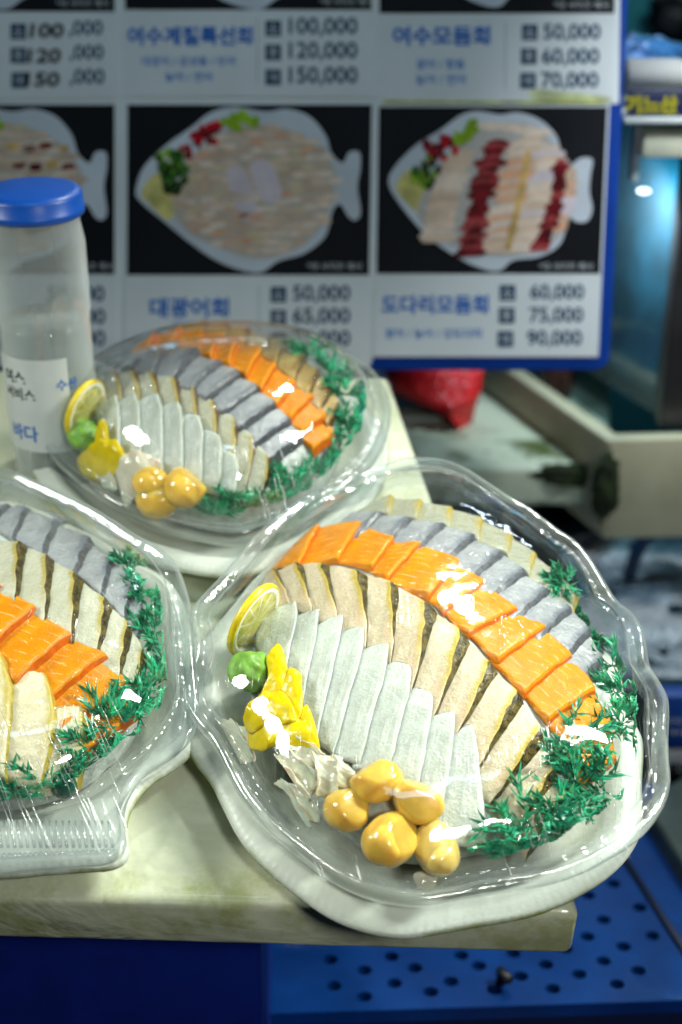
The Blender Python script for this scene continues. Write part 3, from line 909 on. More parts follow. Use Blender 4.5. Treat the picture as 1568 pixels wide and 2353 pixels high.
hk = mesh_obj('seam', V, F, M_hole); hk.parent = root; hk.matrix_parent_inverse = root.matrix_world.inverted()
# mossy grey ledge at the far right of the pallet
a, b, c2, d2 = wz(1470, 1880, Zp), wz(1700, 2240, Zp), wz(1800, 2000, Zp), wz(1600, 1800, Zp)
M_ledge = simple('mossy_ledge', (.05, .075, .07), .5, 20, .4, .3, 80)
tag(prism('grey_ledge', [a, b, c2, d2], Zp - .08, Zp + .02, M_ledge, WORLD, .005), 'dark grey-green ledge along the far side of the blue pallet', 'ledge')
p = wz(590, 2346, -.31); q = wz(1700, 2318, -.31)
tag(prism('blue_kerb', [(p[0], p[1] - .08), (q[0], q[1] - .08), (q[0], q[1] + .02), (p[0], p[1] + .02)], -.60, -.31, M_navy, WORLD, .006), 'dark blue step below the front edge of the pierced pallet', 'step')

# ------------------------------------------------------------------ behind right: counter, basin, tank
zc = -.06
ca, cb = wz(700, 1072, zc), wz(1402, 1072, zc)
cc, cdd = wz(1360, 880, zc), wz(700, 840, zc)
counter = prism('rear_counter', [(ca[0], ca[1]), (cb[0], cb[1]), (cc[0] + .06, cc[1] + .22), (cdd[0], cdd[1] + .2)], zc - .045, zc, M_counter, WORLD, .008, 3)
tag(counter, 'grey-green mossy counter board behind the foam slab below the price board', 'counter')
M_cream = simple('cream_plastic', (.36, .335, .22), .42, 14, .12, .15, 60)
# trough holding the tank: near face and a side running back
zt = -.015
q1 = wz(1400, 1010, zt); q2 = wz(1720, 1003, zt); q3 = wz(1290, 900, zt); q4 = wz(1100, 800, zt)
dz_ = .108
trough = empty('cream_trough', Matrix.Translation((q1[0], q1[1], zt - dz_)))
tag(trough, 'cream plastic trough with mossy corner that carries the fish tank', 'trough')
prism('front_panel', [q1, q2, (q2[0], q2[1] + .018), (q1[0] + .006, q1[1] + .018)], zt - dz_, zt, M_cream, WORLD, .004, 2, parent=trough)
dv = np.array(q4) - np.array(q1); dv = dv / np.linalg.norm(dv); nv_ = np.array([dv[1], -dv[0]])
nv_ = nv_ if nv_[0] > 0 else -nv_
s0 = np.array(q1) + np.array([-.001, .004]); s1 = s0 + dv * .5
prism('side_panel', [s0, s0 + nv_ * .018, s1 + nv_ * .018, s1], zt - dz_ + .002, zt - .002, M_cream, WORLD, .004, 2, parent=trough)
M_moss = simple('dark_moss', (.012, .022, .002), .95, 60, .6, 1.0, 250)
V, F = [], []
def blob(centre, r, seed, name, m, parent=None):
    bm = bmesh.new(); bmesh.ops.create_icosphere(bm, subdivisions=4, radius=1)
    for v in bm.verts:
        k = 1 + .35 * vnoise(v.co.x * 3, v.co.y * 3 + v.co.z * 2.5, seed) + .15 * vnoise(v.co.x * 9, v.co.y * 9 + v.co.z * 8, seed)
        v.co = Vector((v.co.x * r[0] * k, v.co.y * r[1] * k, v.co.z * r[2] * k))
    me = bpy.data.meshes.new(name); bm.to_mesh(me); bm.free(); me.materials.append(m)
    me.polygons.foreach_set('use_smooth', [True] * len(me.polygons))
    o = bpy.data.objects.new(name, me); sc.collection.objects.link(o)
    if parent is not None: o.parent = parent; o.matrix_parent_inverse = parent.matrix_world.inverted()
    o.matrix_world = Matrix.Translation(centre)
    return o
pm = wy(1392, 1120, q1[1] - .012)
blob(pm, (.012, .008, .030), 2, 'moss', M_moss, trough)
pm = wy(1330, 1092, cb[1] - .002)
blob(pm, (.040, .006, .012), 5, 'moss', M_moss, counter)

# glass tank standing on the trough
tank = empty('fish_tank', Matrix.Translation((q1[0], q1[1] + .03, zt)))
tag(tank, 'glass fish tank with dark frame post standing in the cream trough', 'fish tank')
M_frame = simple('dark_tank_frame', (.028, .026, .026), .35, 20, .2)
M_water = simple('tank_water', (.07, .24, .29), .2, 14, .5)
ty = q1[1] + .03
pa = wy(1513, 1000, ty); pb = wy(1590, 1000, ty)
box('frame_post', (pa[0], ty, zt), (pb[0], ty + .03, .36), M_frame, .003, tank)
pa2 = wy(1402, 900, ty)
glass = box('front_glass', (pb[0] + .001, ty + .004, zt + .004), (pb[0] + .35, ty + .010, .34), MAT['tank_glass'], 0, tank)
sg0 = np.array([pa[0], ty + .031]); sg1 = sg0 + dv * .42
prism('side_glass', [sg0, sg0 + nv_ * .006, sg1 + nv_ * .006, sg1], zt + .004, .34, MAT['tank_glass'], WORLD, 0, parent=tank)
prism('water', [sg0 + nv_ * .010 + np.array([.01, .01]), (pb[0] + .34, ty + .014), (pb[0] + .34, ty + .55), sg1 + nv_ * .010], zt + .01, .26, M_water, WORLD, 0, parent=tank)
M_bracket = simple('cream_bracket_plastic', (.55, .55, .42), .4, 20, .1)
pa = wy(1472, 362, ty - .004); pb2 = wy(1700, 300, ty - .004)
box('top_bracket', (pa[0], ty - .008, pa[2]), (pb2[0], ty + .034, pb2[2]), M_bracket, .004, tank)
pa = wy(1448, 420, ty + .01); pb2 = wy(1478, 290, ty + .01)
box('hang_pipe', (pa[0], ty + .006, pa[2]), (pb2[0], ty + .028, pb2[2]), simple('pale_pipe', (.5, .55, .55), .3, 20, .1), .006, tank)
pa = wy(1425, 276, ty); pb2 = wy(1720, 262, ty)
shelf = box('shelf', (pa[0], ty - .02, pa[2]), (pb2[0], ty + .2, pb2[2]), simple('white_shelf', (.62, .66, .66), .35, 20, .08), .002)
tag(shelf, 'thin white shelf edge above the fish tank bracket', 'shelf')
# white pipe and a lettered strip above the shelf
pp = wy(1505, 173, ty + .02); rr_ = .0150
V, F = tube([(pp[0] - .025, pp[1], pp[2]), (pp[0] + .3, pp[1], pp[2] - .004)], rr_, 24)
Vp = np.array(V)
o = mesh_obj('white_roll', Vp - np.array(pp), F, simple('white_roll_paper', (.75, .74, .70), .4, 15, .08), matrix=Matrix.Translation(pp))
tag(o, 'white rolled tube lying above the lettered strip beside the price board', 'roll')
pa = wy(1440, 264, ty - .016); pb2 = wy(1720, 208, ty - .016)
strip = box('lettered_strip', (pa[0], ty - .016, pa[2]), (pb2[0], ty - .010, pb2[2]), simple('navy_strip', (.012, .018, .07), .4, 20, .2), .001)
tag(strip, 'dark navy strip with yellow block letters on the white shelf', 'sign strip')
pq = wy(1475, 128, ty + .12)
o = blob(pq, (.035, .03, .016), 9, 'blue_bag', simple('pale_blue_plastic', (.12, .26, .55), .3, 20, .2, .4, 60))
tag(o, 'pale blue plastic bag bulging above the white rolled tube', 'bag')
pq = wy(1568, 30, 2.58)
tag(blob(pq, (.05, .015, .045), 4, 'wall_fixture', M_black), 'black rounded fixture on the teal wall', 'fixture')
# glowing bead added in place of a lamp's reflection at the tank
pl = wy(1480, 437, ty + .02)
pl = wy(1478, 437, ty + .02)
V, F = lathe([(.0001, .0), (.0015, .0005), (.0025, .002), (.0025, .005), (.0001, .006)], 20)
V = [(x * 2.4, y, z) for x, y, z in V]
t = NT('glint_glow'); e = t.n('Emission', Color=(.75, .92, 1.0), Strength=4.0); t.surface(e)
o = mesh_obj('tank_glint', V, F, t.m, matrix=Matrix.Translation(pl) @ Matrix.Rotation(R(90), 4, 'X'))
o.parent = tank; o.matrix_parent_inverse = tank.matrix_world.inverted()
lamp('tank_led_light', tuple(pl + np.array([-.004, .004, -.006])), tuple(pl + np.array([.02, .08, -.10])), .7, .012, (.6, .85, 1.0), 170)  # added light without a real source, brightens the side of the water

# basin with soapy water
zb = -.20
b_pts = [wz(x, y, zb) for x, y in [(1060, 1560), (1700, 1580), (1700, 1200), (1420, 1225), (1330, 1150), (1150, 1120)]]
M_basin = simple('dark_basin_plastic', (.006, .022, .035), .35, 20, .3)
basin = prism('dark_basin', [wz(1000, 1600, zb), wz(1760, 1608, zb), wz(1760, 1230, zb), wz(1000, 1075, zb)], zb - .12, zb - .004, M_basin, WORLD, .006, 3)
tag(basin, 'dark teal basin full of soapy water beside the foam slab', 'basin')
rim_ = [wz(1000, 1592, zb), wz(1760, 1600, zb)]
V, F = tube([(rim_[0][0], rim_[0][1], zb + .004), (rim_[1][0], rim_[1][1], zb + .004)], .012, 12)
o = mesh_obj('basin_rim', V, F, M_basin); o.parent = basin; o.matrix_parent_inverse = basin.matrix_world.inverted()
t = NT('soapy_water'); c = t.coord()
v = t.n('TexVoronoi', {'feature': 'F1'}, Vector=c, Scale=170.0).outputs[0]
v2 = t.n('TexVoronoi', {'feature': 'F1'}, Vector=c, Scale=60.0).outputs[0]
nz = t.noise(c, 9, 5, .6)
col = t.mix(t.ramp(nz, .40, .60), (.12, .16, .20), (.66, .72, .76))
col = t.mix(t.ramp(v, .18, .45, .0, .35), col, (.12, .15, .18))
nm = t.bump(v, .8, .004, t.bump(v2, .5, .006, t.bump(nz, .5, .01)))
t.principled(col, .22, nm, Coat_Weight=.3)
M_suds = t.m
cx_, cy_ = wz(1350, 1380, zb)
V, F = [], []
n1, n2 = 90, 70
x0, x1 = -.30, .42; y0, y1 = -.36, .34
for i in range(n1 + 1):
    for j in range(n2 + 1):
        X = x0 + (x1 - x0) * i / n1; Y = y0 + (y1 - y0) * j / n2
        V.append((X, Y, .006 * vnoise(X * 22, Y * 22, 2) + .003 * vnoise(X * 60, Y * 66, 6)))
for i in range(n1):
    for j in range(n2):
        k = i * (n2 + 1) + j; F.append((k, k + n2 + 1, k + n2 + 2, k + 1))
# keep the suds inside the basin and clear of the trough and counter
keep = []
yn = wz(1000, 1588, zb)[1]
for f in F:
    q = np.mean([V[k] for k in f], axis=0) + np.array([cx_, cy_, 0])
    if q[1] > yn and q[1] < 1.62: keep.append(f)
suds = mesh_obj('soap_suds', V, keep, M_suds, matrix=Matrix.Translation((cx_, cy_, zb)))
tag(suds, 'grey white soap suds floating in the dark basin', 'suds', kind='stuff')
V, F = [], []
rb = random.Random(11)
bmb = bmesh.new()
for k in range(150):
    X, Y = rb.uniform(-.06, .30), rb.uniform(-.26, .2); r_ = rb.choice((.0018, .0025, .0035, .005))
    if Y + cy_ < yn + .03: continue
    g = bmesh.ops.create_icosphere(bmb, subdivisions=2, radius=r_)
    bmesh.ops.translate(bmb, verts=g['verts'], vec=(X, Y, .006))
me = bpy.data.meshes.new('soap_bubbles'); bmb.to_mesh(me); bmb.free(); me.materials.append(MAT['rim'])
me.polygons.foreach_set('use_smooth', [True] * len(me.polygons))
bub = bpy.data.objects.new('soap_bubbles', me); sc.collection.objects.link(bub); bub.matrix_world = Matrix.Translation((cx_, cy_, zb))
tag(bub, 'clear soap bubbles scattered over the grey suds', 'bubbles', kind='stuff')
# dark oval colander in the suds
pc = wz(1305, 1205, zb)
V, F = lathe([(.02, .006), (.05, .010), (.062, .020), (.068, .022), (.070, .018), (.06, .0), (.0002, -.004)], 48)
V = [(x * 1.15, y * 1.3, z) for x, y, z in V]
o = mesh_obj('black_colander', V + [], F, M_black, matrix=Matrix.Translation((pc[0], pc[1], zb + .006)) @ Matrix.Rotation(R(-12), 4, 'Y'))
tag(o, 'black oval colander floating in the grey suds', 'colander')
ph = wz(1530, 1330, zb)
pts = []
for k in range(25):
    a = math.pi * k / 24
    pts.append((ph[0] - .004 + .036 * math.cos(a), ph[1] + .008 * math.cos(a), zb + .004 + .058 * math.sin(a)))
V, F = tube(pts, .007, 12)
V = np.array(V); c0 = np.array([ph[0], ph[1], zb])
o = mesh_obj('handle_loop', V - c0, F, simple('navy_handle', (.01, .035, .09), .25, 20, .2), matrix=Matrix.Translation(c0))
tag(o, 'dark blue looped handle rising from the soapy basin', 'bucket handle')

# red net bag and blue basket under the board
M_red = NT('red_net'); c = M_red.coord()
br = M_red.n('TexVoronoi', {'feature': 'DISTANCE_TO_EDGE'}, Vector=c, Scale=120.0).outputs[0]
M_red.principled(M_red.mix(M_red.ramp(br, .0, .2), (.70, .008, .010), (.42, .004, .006)), .4, M_red.bump(br, .8, .004))
M_red = M_red.m
pts = [(880, 850), (1112, 850), (1105, 890), (1095, 930), (1080, 1000), (1062, 1008), (1050, 965), (1020, 968), (1010, 930), (955, 925), (905, 905)]
yr = 1.42
V, F = [], []
Pw = [wy(x, y, yr) for x, y in pts]
cR = np.mean(Pw, axis=0)
K = len(Pw)
for sgn, rr2 in ((-1, 1.0), (-1, .6), (-1, .2)):
    for k_, q in enumerate(Pw):
        q = cR + (q - cR) * rr2
        V.append((q[0], q[1] - (1 - rr2) * .03 + .006 * math.sin(k_ * 2.1), q[2]))
for q in Pw: V.append((q[0], q[1] + .03, q[2]))
for rI in range(2):
    for k_ in range(K):
        k2 = (k_ + 1) % K; F.append((rI * K + k_, rI * K + k2, (rI + 1) * K + k2, (rI + 1) * K + k_))
F.append(tuple(range(2 * K, 3 * K))); F.append(tuple(range(3 * K, 4 * K))[::-1])
for k_ in range(K):
    k2 = (k_ + 1) % K; F.append((k_, k2, 3 * K + k2, 3 * K + k_))
o = mesh_obj('red_net_bag', np.array(V) - cR, F, M_red, matrix=Matrix.Translation(cR)); recalc(o)
tag(o, 'bright red net bag hanging in folds under the price board', 'net bag')
pa = wy(868, 1010, 1.46); pb2 = wy(1085, 890, 1.46)
o = box('blue_basket', (pa[0], 1.46, zc), (pb2[0], 1.58, pb2[2]), simple('dull_blue_plastic', (.03, .07, .15), .45, 20, .2), .01)
tag(o, 'dull blue basket standing behind the red net bag', 'basket')
pa = wy(1275, 985, 1.50)
o = blob((pa[0], 1.50, zc + .045), (.016, .016, .05), 12, 'brown_bottle', simple('brown_glass', (.05, .012, .008), .2, 20, .2))
tag(o, 'dark reddish brown bottle standing on the mossy counter by the trough', 'bottle')
# price-labelled blue boxes at the right edge
yb = 1.08
pa = wy(1500, 1722, yb); pb2 = wy(1760, 1600, yb)
M_lbl = simple('blue_label', (.006, .05, .27), .4, 20, .15)
bx = box('blue_carton', (pa[0], yb, pa[2]), (pb2[0], yb + .022, pb2[2]), M_lbl, .004)
tag(bx, 'blue carton with small white print standing against the basin', 'carton')
pa3 = wy(1500, 1850, yb); pb3 = wy(1760, 1726, yb)
wbx = box('white_carton', (pa3[0], yb, Zp + .0), (pb3[0], yb + .022, pb3[2]), simple('grey_white_card', (.30, .31, .33), .5, 20, .12), .004)
tag(wbx, 'grayish white carton with black print under the blue carton', 'carton')

# ------------------------------------------------------------------ text


def text_geo(body, frame_fn, height=None, width=None, align='CENTER', bold=0.02):
    """flat letters as triangles; returns verts in text units centred on the bounding box, scaled to width or height"""
    cu = bpy.data.curves.new('lettering', 'FONT'); cu.body = body; cu.fill_mode = 'FRONT'; cu.offset = bold; cu.resolution_u = 3
    o = bpy.data.objects.new('lettering', cu); sc.collection.objects.link(o)
    dg = bpy.context.evaluated_depsgraph_get()
    me = o.evaluated_get(dg).to_mesh()
    V = np.array([v.co[:2] for v in me.vertices]); F = [tuple(p.vertices) for p in me.polygons]
    bpy.data.objects.remove(o); bpy.data.curves.remove(cu)
    return V, F


class Sheet:
    """flat print collected in a board frame: several colours, one mesh"""
    def __init__(s, frame): s.f = frame; s.V = []; s.F = []; s.M = []; s.mats = []
    def mi(s, m):
        if m not in s.mats: s.mats.append(m)
        return s.mats.index(m)
    def poly(s, px, m, z):
        k = len(s.V)
        for x, y in px:
            q = s.f.hit(x, y, 0); s.V.append((q[0], q[1], z))
        s.F.append(tuple(range(k, k + len(px)))); s.M.append(s.mi(m))
    def smooth(s, px, m, z, sub=5):
        P = [np.array(p, float) for p in px]; k = len(P); ext = P[-1:] + P + P[:2]; D = []
        for i in range(k):
            for f in np.linspace(0, 1, sub, endpoint=False): D.append(cat_rom(ext[i:i + 4], 1 + f))
        k0 = len(s.V)
        c = np.mean(D, axis=0)
        s.poly(D, m, z)
    def text(s, body, cx, cyy, m, z, width=None, height=None, align='C', bold=.02, slant=0.0):
        V, F = text_geo(body, None, bold=bold)
        lo, hi = V.min(axis=0), V.max(axis=0)
        k = (width / (hi[0] - lo[0])) if width else height / (hi[1] - lo[1])
        ky = height / (hi[1] - lo[1]) if height else k
        k0 = len(s.V)
        for v in V:
            X = (v[0] - (lo[0] + hi[0]) / 2) * k; Y = (v[1] - (lo[1] + hi[1]) / 2) * ky
            if align == 'R': X = (v[0] - hi[0]) * k
            if align == 'L': X = (v[0] - lo[0]) * k
            q = s.f.hit(cx + X + slant * Y, cyy - Y, 0); s.V.append((q[0], q[1], z))
        for f in F: s.F.append(tuple(k0 + i for i in f)); s.M.append(s.mi(m))
    def build(s, name, parent, z0=None):
        o = mesh_obj(name, s.V, s.F, s.mats, matrix=None, fmat=s.M, smooth=False)
        o.parent = parent; o.matrix_parent_inverse = parent.matrix_world.inverted()
        o.matrix_world = s.f.matrix((0, 0, 0))
        return o


# ------------------------------------------------------------------ price board
LEAN = R(16.0)
yB = 1.21
pB = wy(1100, 850, yB)
BOARD = Frame(pB, (1, 0, 0), (0, math.sin(LEAN), math.cos(LEAN)))
M_bblue = simple('board_blue', (.004, .045, .30), .6, 10, .15, Specular_IOR_Level=.12)
M_card = simple('laminated_white', (.70, .73, .74), .6, 8, .05, Specular_IOR_Level=.12)
M_pic = simple('picture_black', (.006, .007, .010), .6, 12, .25, Specular_IOR_Level=.12)
M_title = simple('title_blue', (.002, .13, .52), .4)
M_sub = simple('small_blue', (.02, .18, .56), .4)
M_num = simple('price_ink', (.010, .055, .12), .4)
M_ink = simple('marker_ink', (.006, .006, .008), .4)
M_wh = simple('print_white', (.62, .64, .66), .4)
M_plate = simple('printed_plate', (.60, .64, .70), .4, 9, .12, Specular_IOR_Level=.12)
board = empty('price_board', BOARD.matrix())
tag(board, 'blue framed price board of menu cards with fish platter pictures', 'price board')
outer = [BOARD.hit(x, y) for x, y in [(-420, 852), (1370, 852), (1392, 845), (1404, 826), (1446, 0), (1468, -420), (-420, -420)]]
prism('backing_panel', outer, -.016, -.0035, M_bblue, BOARD, .003, 2, parent=board)

bsheet = [BOARD.hit(x, y) for x, y in [(-330, 838), (850, 842), (860, 818), (1374, 818), (1398, 240), (1424, 236), (1432, -390), (-330, -390)]]
prism('backing_sheet', bsheet, -.0036, -.0033, M_card, BOARD, 0, parent=board)
t = NT('printed_sashimi'); c = t.coord()
wv = t.n('TexWave', {'wave_type': 'BANDS', 'bands_direction': 'DIAGONAL'}, Vector=c, Scale=95.0, Distortion=8.0, Detail=2.0, Detail_Scale=1.2).outputs[0]
nz = t.noise(c, 34, 4)
col = t.mix(t.ramp(wv, .2, .8), (.50, .44, .37), (.56, .51, .44))
col = t.mix(t.ramp(nz, .54, .72, 0, .65), col, (.62, .32, .20))
t.principled(col, .4); M_sash = t.m
t = NT('printed_sashimi_pale'); c = t.coord()
wv = t.n('TexWave', {'wave_type': 'BANDS', 'bands_direction': 'DIAGONAL'}, Vector=c, Scale=100.0, Distortion=8.0, Detail=2.0).outputs[0]
nz = t.noise(c, 30, 4)
col = t.mix(t.ramp(wv, .2, .8), (.46, .42, .38), (.54, .51, .48))
col = t.mix(t.ramp(nz, .58, .75, 0, .6), col, (.62, .40, .30))
t.principled(col, .4); M_pale = t.m
M_pred = simple('printed_red', (.50, .006, .016), .4, 90, .5)
M_pdk = simple('printed_dark_red', (.16, .008, .012), .4, 70, .6)
M_pred2 = simple('printed_mid_red', (.34, .05, .05), .4, 70, .4)
M_pgr = simple('printed_green', (.03, .12, .015), .4, 70, .7)
M_pdg = simple('printed_dark_green', (.008, .04, .006), .4, 70, .5)
M_plm = simple('printed_lime', (.30, .48, .02), .4, 40, .3)
M_pyl = simple('printed_yellow', (.62, .54, .18), .4, 70, .3)
M_pch = simple('printed_pink_white', (.68, .58, .62), .4, 50, .1)
M_por = simple('printed_orange', (.66, .42, .14), .4, 60, .3)

FISH2 = [(312, 440), (330, 385), (380, 335), (440, 292), (485, 258), (540, 245), (610, 256), (660, 250), (712, 268), (748, 310), (762, 352), (788, 374), (802, 350), (826, 350), (829, 385), (822, 430), (829, 488), (816, 506), (800, 496), (783, 470), (765, 484), (748, 542), (700, 582), (640, 600), (602, 625), (560, 622), (500, 600), (440, 560), (370, 503), (326, 466)]
FOOD2 = [(398, 480), (425, 385), (485, 322), (545, 290), (640, 290), (720, 330), (768, 390), (766, 450), (738, 520), (680, 572), (600, 595), (520, 575), (440, 535)]
FISH3 = [(893, 420), (910, 380), (960, 330), (1010, 300), (1060, 264), (1100, 255), (1150, 263), (1190, 258), (1240, 274), (1278, 310), (1290, 350), (1312, 377), (1335, 363), (1362, 366), (1358, 400), (1355, 440), (1362, 480), (1350, 508), (1325, 510), (1308, 502), (1288, 560), (1240, 590), (1180, 598), (1150, 622), (1110, 618), (1050, 590), (980, 540), (920, 470)]


M_s = [simple('printed_slice', c, .4, 60, .12) for c in ((.74, .54, .40), (.62, .43, .31), (.80, .64, .52), (.76, .40, .24), (.68, .53, .33))]
PR = random.Random(5)


def inside(p, poly):
    r = False; n = len(poly)
    for i in range(n):
        (x1, y1), (x2, y2) = poly[i], poly[(i + 1) % n]
        if (y1 > p[1]) != (y2 > p[1]) and p[0] < (x2 - x1) * (p[1] - y1) / (y2 - y1) + x1: r = not r
    return r


def fish_rows(S, poly, dx, dy, z, slope=.28, step=(30, 19)):
    """rows of thin printed slices filling a region"""
    k = 0
    for j in range(-6, 30):
        for i in range(-4, 26):
            x = 390 + i * step[0] + (j % 2) * 9 + PR.uniform(-4, 4); y = 270 + j * step[1] - (x - 390) * slope * -.35 + 16 * math.sin(x * .012 + 1) + PR.uniform(-3, 3)
            if not inside((x + 13, y + 6), poly): continue
            m = M_s[PR.choice((0, 0, 1, 2, 2, 4, 1, 3 if PR.random() < .5 else 0))]
            k += 1
            S.smooth(sh([(x, y + 2), (x + 17, y - 3), (x + 35, y), (x + 33, y + 8), (x + 15, y + 11), (x + 1, y + 9)], dx, dy), m, z + .00001 * (k % 29), 2)


def cluster(S, poly, mats, n, dx, dy, z, size=13):
    xs = [p[0] for p in poly]; ys = [p[1] for p in poly]; k = 0
    while k < n:
        x, y = PR.uniform(min(xs), max(xs)), PR.uniform(min(ys), max(ys))
        if not inside((x, y), poly): continue
        k += 1; a = PR.uniform(0, 6.28); q = []
        for i in range(6):
            r = size * PR.uniform(.35, 1.1); q.append((x + r * math.cos(a - i * 1.047), y + r * math.sin(a - i * 1.047)))
        S.smooth(sh(q, dx, dy), mats[PR.randrange(len(mats))], z + .000008 * k, 2)


def band(S, path, half, mats, n, dx, dy, z, jag=.3):
    """a printed row of overlapping short slices along a path"""
    for k in range(n):
        t = k / (n - 1) * (len(path) - 1)
        c = cat_rom(path, t)
        h = half * (1 + PR.uniform(-jag, jag)); sk = PR.uniform(1, 7)
        m = mats[PR.randrange(len(mats))]
        S.smooth(sh([(c[0] - h, c[1] + sk), (c[0] - h * .2, c[1] - 5), (c[0] + h, c[1] - sk), (c[0] + h * .9, c[1] + 12 - sk), (c[0], c[1] + 11), (c[0] - h * .9, c[1] + 13)], dx, dy), m, z + .00001 * k, 2)


def sh(P, dx, dy): return [(x + dx, y + dy) for x, y in P]


def plate_picture(S, kind, dx, dy, z):
    if kind == 2 or kind == 1:
        S.smooth(sh(FISH2, dx, dy), M_plate, z)
        S.smooth(sh([(325, 440), (365, 395), (410, 420), (405, 480), (385, 505), (345, 470)], dx, dy), M_pyl, z + .0003)
        S.smooth(sh(FOOD2, dx, dy), M_sash, z + .0006)
        if dy > -300: fish_rows(S, FOOD2, dx, dy, z + .0007)
        if kind == 2:
            S.smooth(sh([(522, 392), (562, 388), (592, 488), (555, 503)], dx, dy), M_pch, z + .0009)
            S.smooth(sh([(575, 380), (622, 372), (647, 450), (605, 462)], dx, dy), M_pch, z + .0012)
        else:
            for k in range(10):
                x, y = 600 + (k % 4) * 38 + (k // 4) * 14, 330 + (k // 4) * 42 + (k % 2) * 6
                S.smooth(sh([(x, y), (x + 24, y - 2), (x + 26, y + 12), (x + 2, y + 14)], dx, dy), M_pdk if k % 3 else M_por, z + .0009)
        cluster(S, [(405, 335), (430, 318), (468, 290), (512, 285), (495, 325), (460, 345), (430, 365)], [M_pred, M_pred, M_pdk], 26, dx, dy, z + .0012)
        cluster(S, [(512, 282), (550, 256), (592, 272), (588, 300), (540, 296)], [M_plm], 18, dx, dy, z + .0015)
        cluster(S, [(352, 372), (385, 335), (420, 350), (425, 385), (385, 405)], [M_plm, M_plm, M_pgr], 26, dx, dy, z + .0015)
        cluster(S, [(372, 400), (400, 370), (432, 378), (425, 425), (405, 448), (380, 440)], [M_pgr, M_pdg, M_pdg], 34, dx, dy, z + .0018, 10)
    else:
        S.smooth(sh(FISH3, dx, dy), M_plate, z)
        S.smooth(sh([(910, 430), (950, 385), (1000, 420), (990, 500), (950, 480)], dx, dy), M_pyl, z + .0003)
        S.smooth(sh([(960, 480), (1010, 380), (1070, 320), (1150, 285), (1230, 290), (1280, 340), (1318, 390), (1318, 480), (1280, 550), (1220, 580), (1140, 588), (1060, 570), (990, 530)], dx, dy), M_pale, z + .0006)
        if dy > -300:
            pal = [M_s[0], M_s[2], M_s[1]]
            band(S, [(1060, 350), (1030, 420), (1010, 500), (1005, 545)], 34, pal, 20, dx, dy, z + .0007)
            band(S, [(1215, 318), (1195, 400), (1170, 490), (1140, 570)], 42, [M_s[0], M_s[1], M_s[3], M_s[2]], 24, dx, dy, z + .0007)
            band(S, [(1262, 340), (1250, 420), (1225, 500), (1195, 570)], 34, [M_s[2], M_pch, M_s[0]], 22, dx, dy, z + .00095)
            band(S, [(1213, 350), (1195, 450), (1168, 565)], 8, [M_por], 16, dx, dy, z + .0012)
            band(S, [(1305, 390), (1305, 450), (1285, 520)], 18, [M_s[1], M_s[3], M_pch], 14, dx, dy, z + .00095)
            band(S, [(1142, 325), (1118, 400), (1098, 480), (1080, 578)], 27, [M_pdk, M_pdk, M_pred2], 26, dx, dy, z + .0012, .4)
            band(S, [(1288, 370), (1282, 440), (1262, 510), (1240, 565)], 17, [M_pdk, M_pdk, M_pred2], 20, dx, dy, z + .0012, .4)
            band(S, [(1120, 285), (1180, 290), (1235, 300)], 30, [M_pch, M_s[2]], 5, dx, dy, z + .0007)
        cluster(S, [(975, 330), (1000, 312), (1035, 318), (1058, 340), (1030, 365), (985, 370)], [M_pred, M_pred, M_pdk], 26, dx, dy, z + .0014)
        cluster(S, [(1040, 318), (1062, 288), (1100, 280), (1092, 305), (1062, 335)], [M_plm], 16, dx, dy, z + .0017)
        cluster(S, [(945, 380), (975, 352), (1010, 372), (1005, 420), (970, 440), (945, 410)], [M_pgr, M_pdg, M_pdg, M_plm], 40, dx, dy, z + .0018, 10)


def card(quad, pict, kind, off, label, title, subs, prices, caption, lines=None):
    """quad = (x0, y0, x1, y1, dx at bottom): a laminated card on the board"""
    x0, y0, x1, y1, d0, d1 = quad
    S = Sheet(BOARD)
    cardo = prism('menu_card', [BOARD.hit(x0 + d0, y1), BOARD.hit(x1 + d1, y1), BOARD.hit(x1, y0), BOARD.hit(x0, y0)], -.0032, -.0014, M_card, BOARD, 0, parent=board)
    tag(cardo, label)
    f = lambda x, y: (x + (d0 + (d1 - d0) * (x - x0) / (x1 - x0)) * (y - y0) / (y1 - y0), y)
    yp = pict
    S.poly([f(x0 + 5, yp), f(x1 - 5, yp), f(x1 - 5, y0 + 4), f(x0 + 5, y0 + 4)], M_pic, -.0011)
    if kind: plate_picture(S, kind, off[0], off[1], -.0008)
    S.text(caption[0], caption[1], caption[2], M_wh, .0012, width=caption[3], bold=.0)
    po = S.build('printed_picture', cardo)
    S = Sheet(BOARD)
    if title: S.text(title[0], title[1], title[2], M_title, -.0010, width=title[3], height=title[4], bold=.032)
    for b_, x, y, w_ in subs: S.text(b_, x, y, M_sub, -.0010, width=w_, bold=.015)
    for sq, sx, sy, body, xr, yy, wd in prices:
        if sq:
            S.poly([(sx - 18, sy + 18), (sx + 18, sy + 18), (sx + 18, sy - 18), (sx - 18, sy - 18)], M_num, -.0010)
            S.text(sq, sx, sy, M_wh, -.0007, height=22, bold=.01)
        S.text(body, xr, yy, M_num, -.0010, width=wd, align='R', bold=.022)
    for ln in (lines or []): ln(S)
    S.build('lettering', cardo)


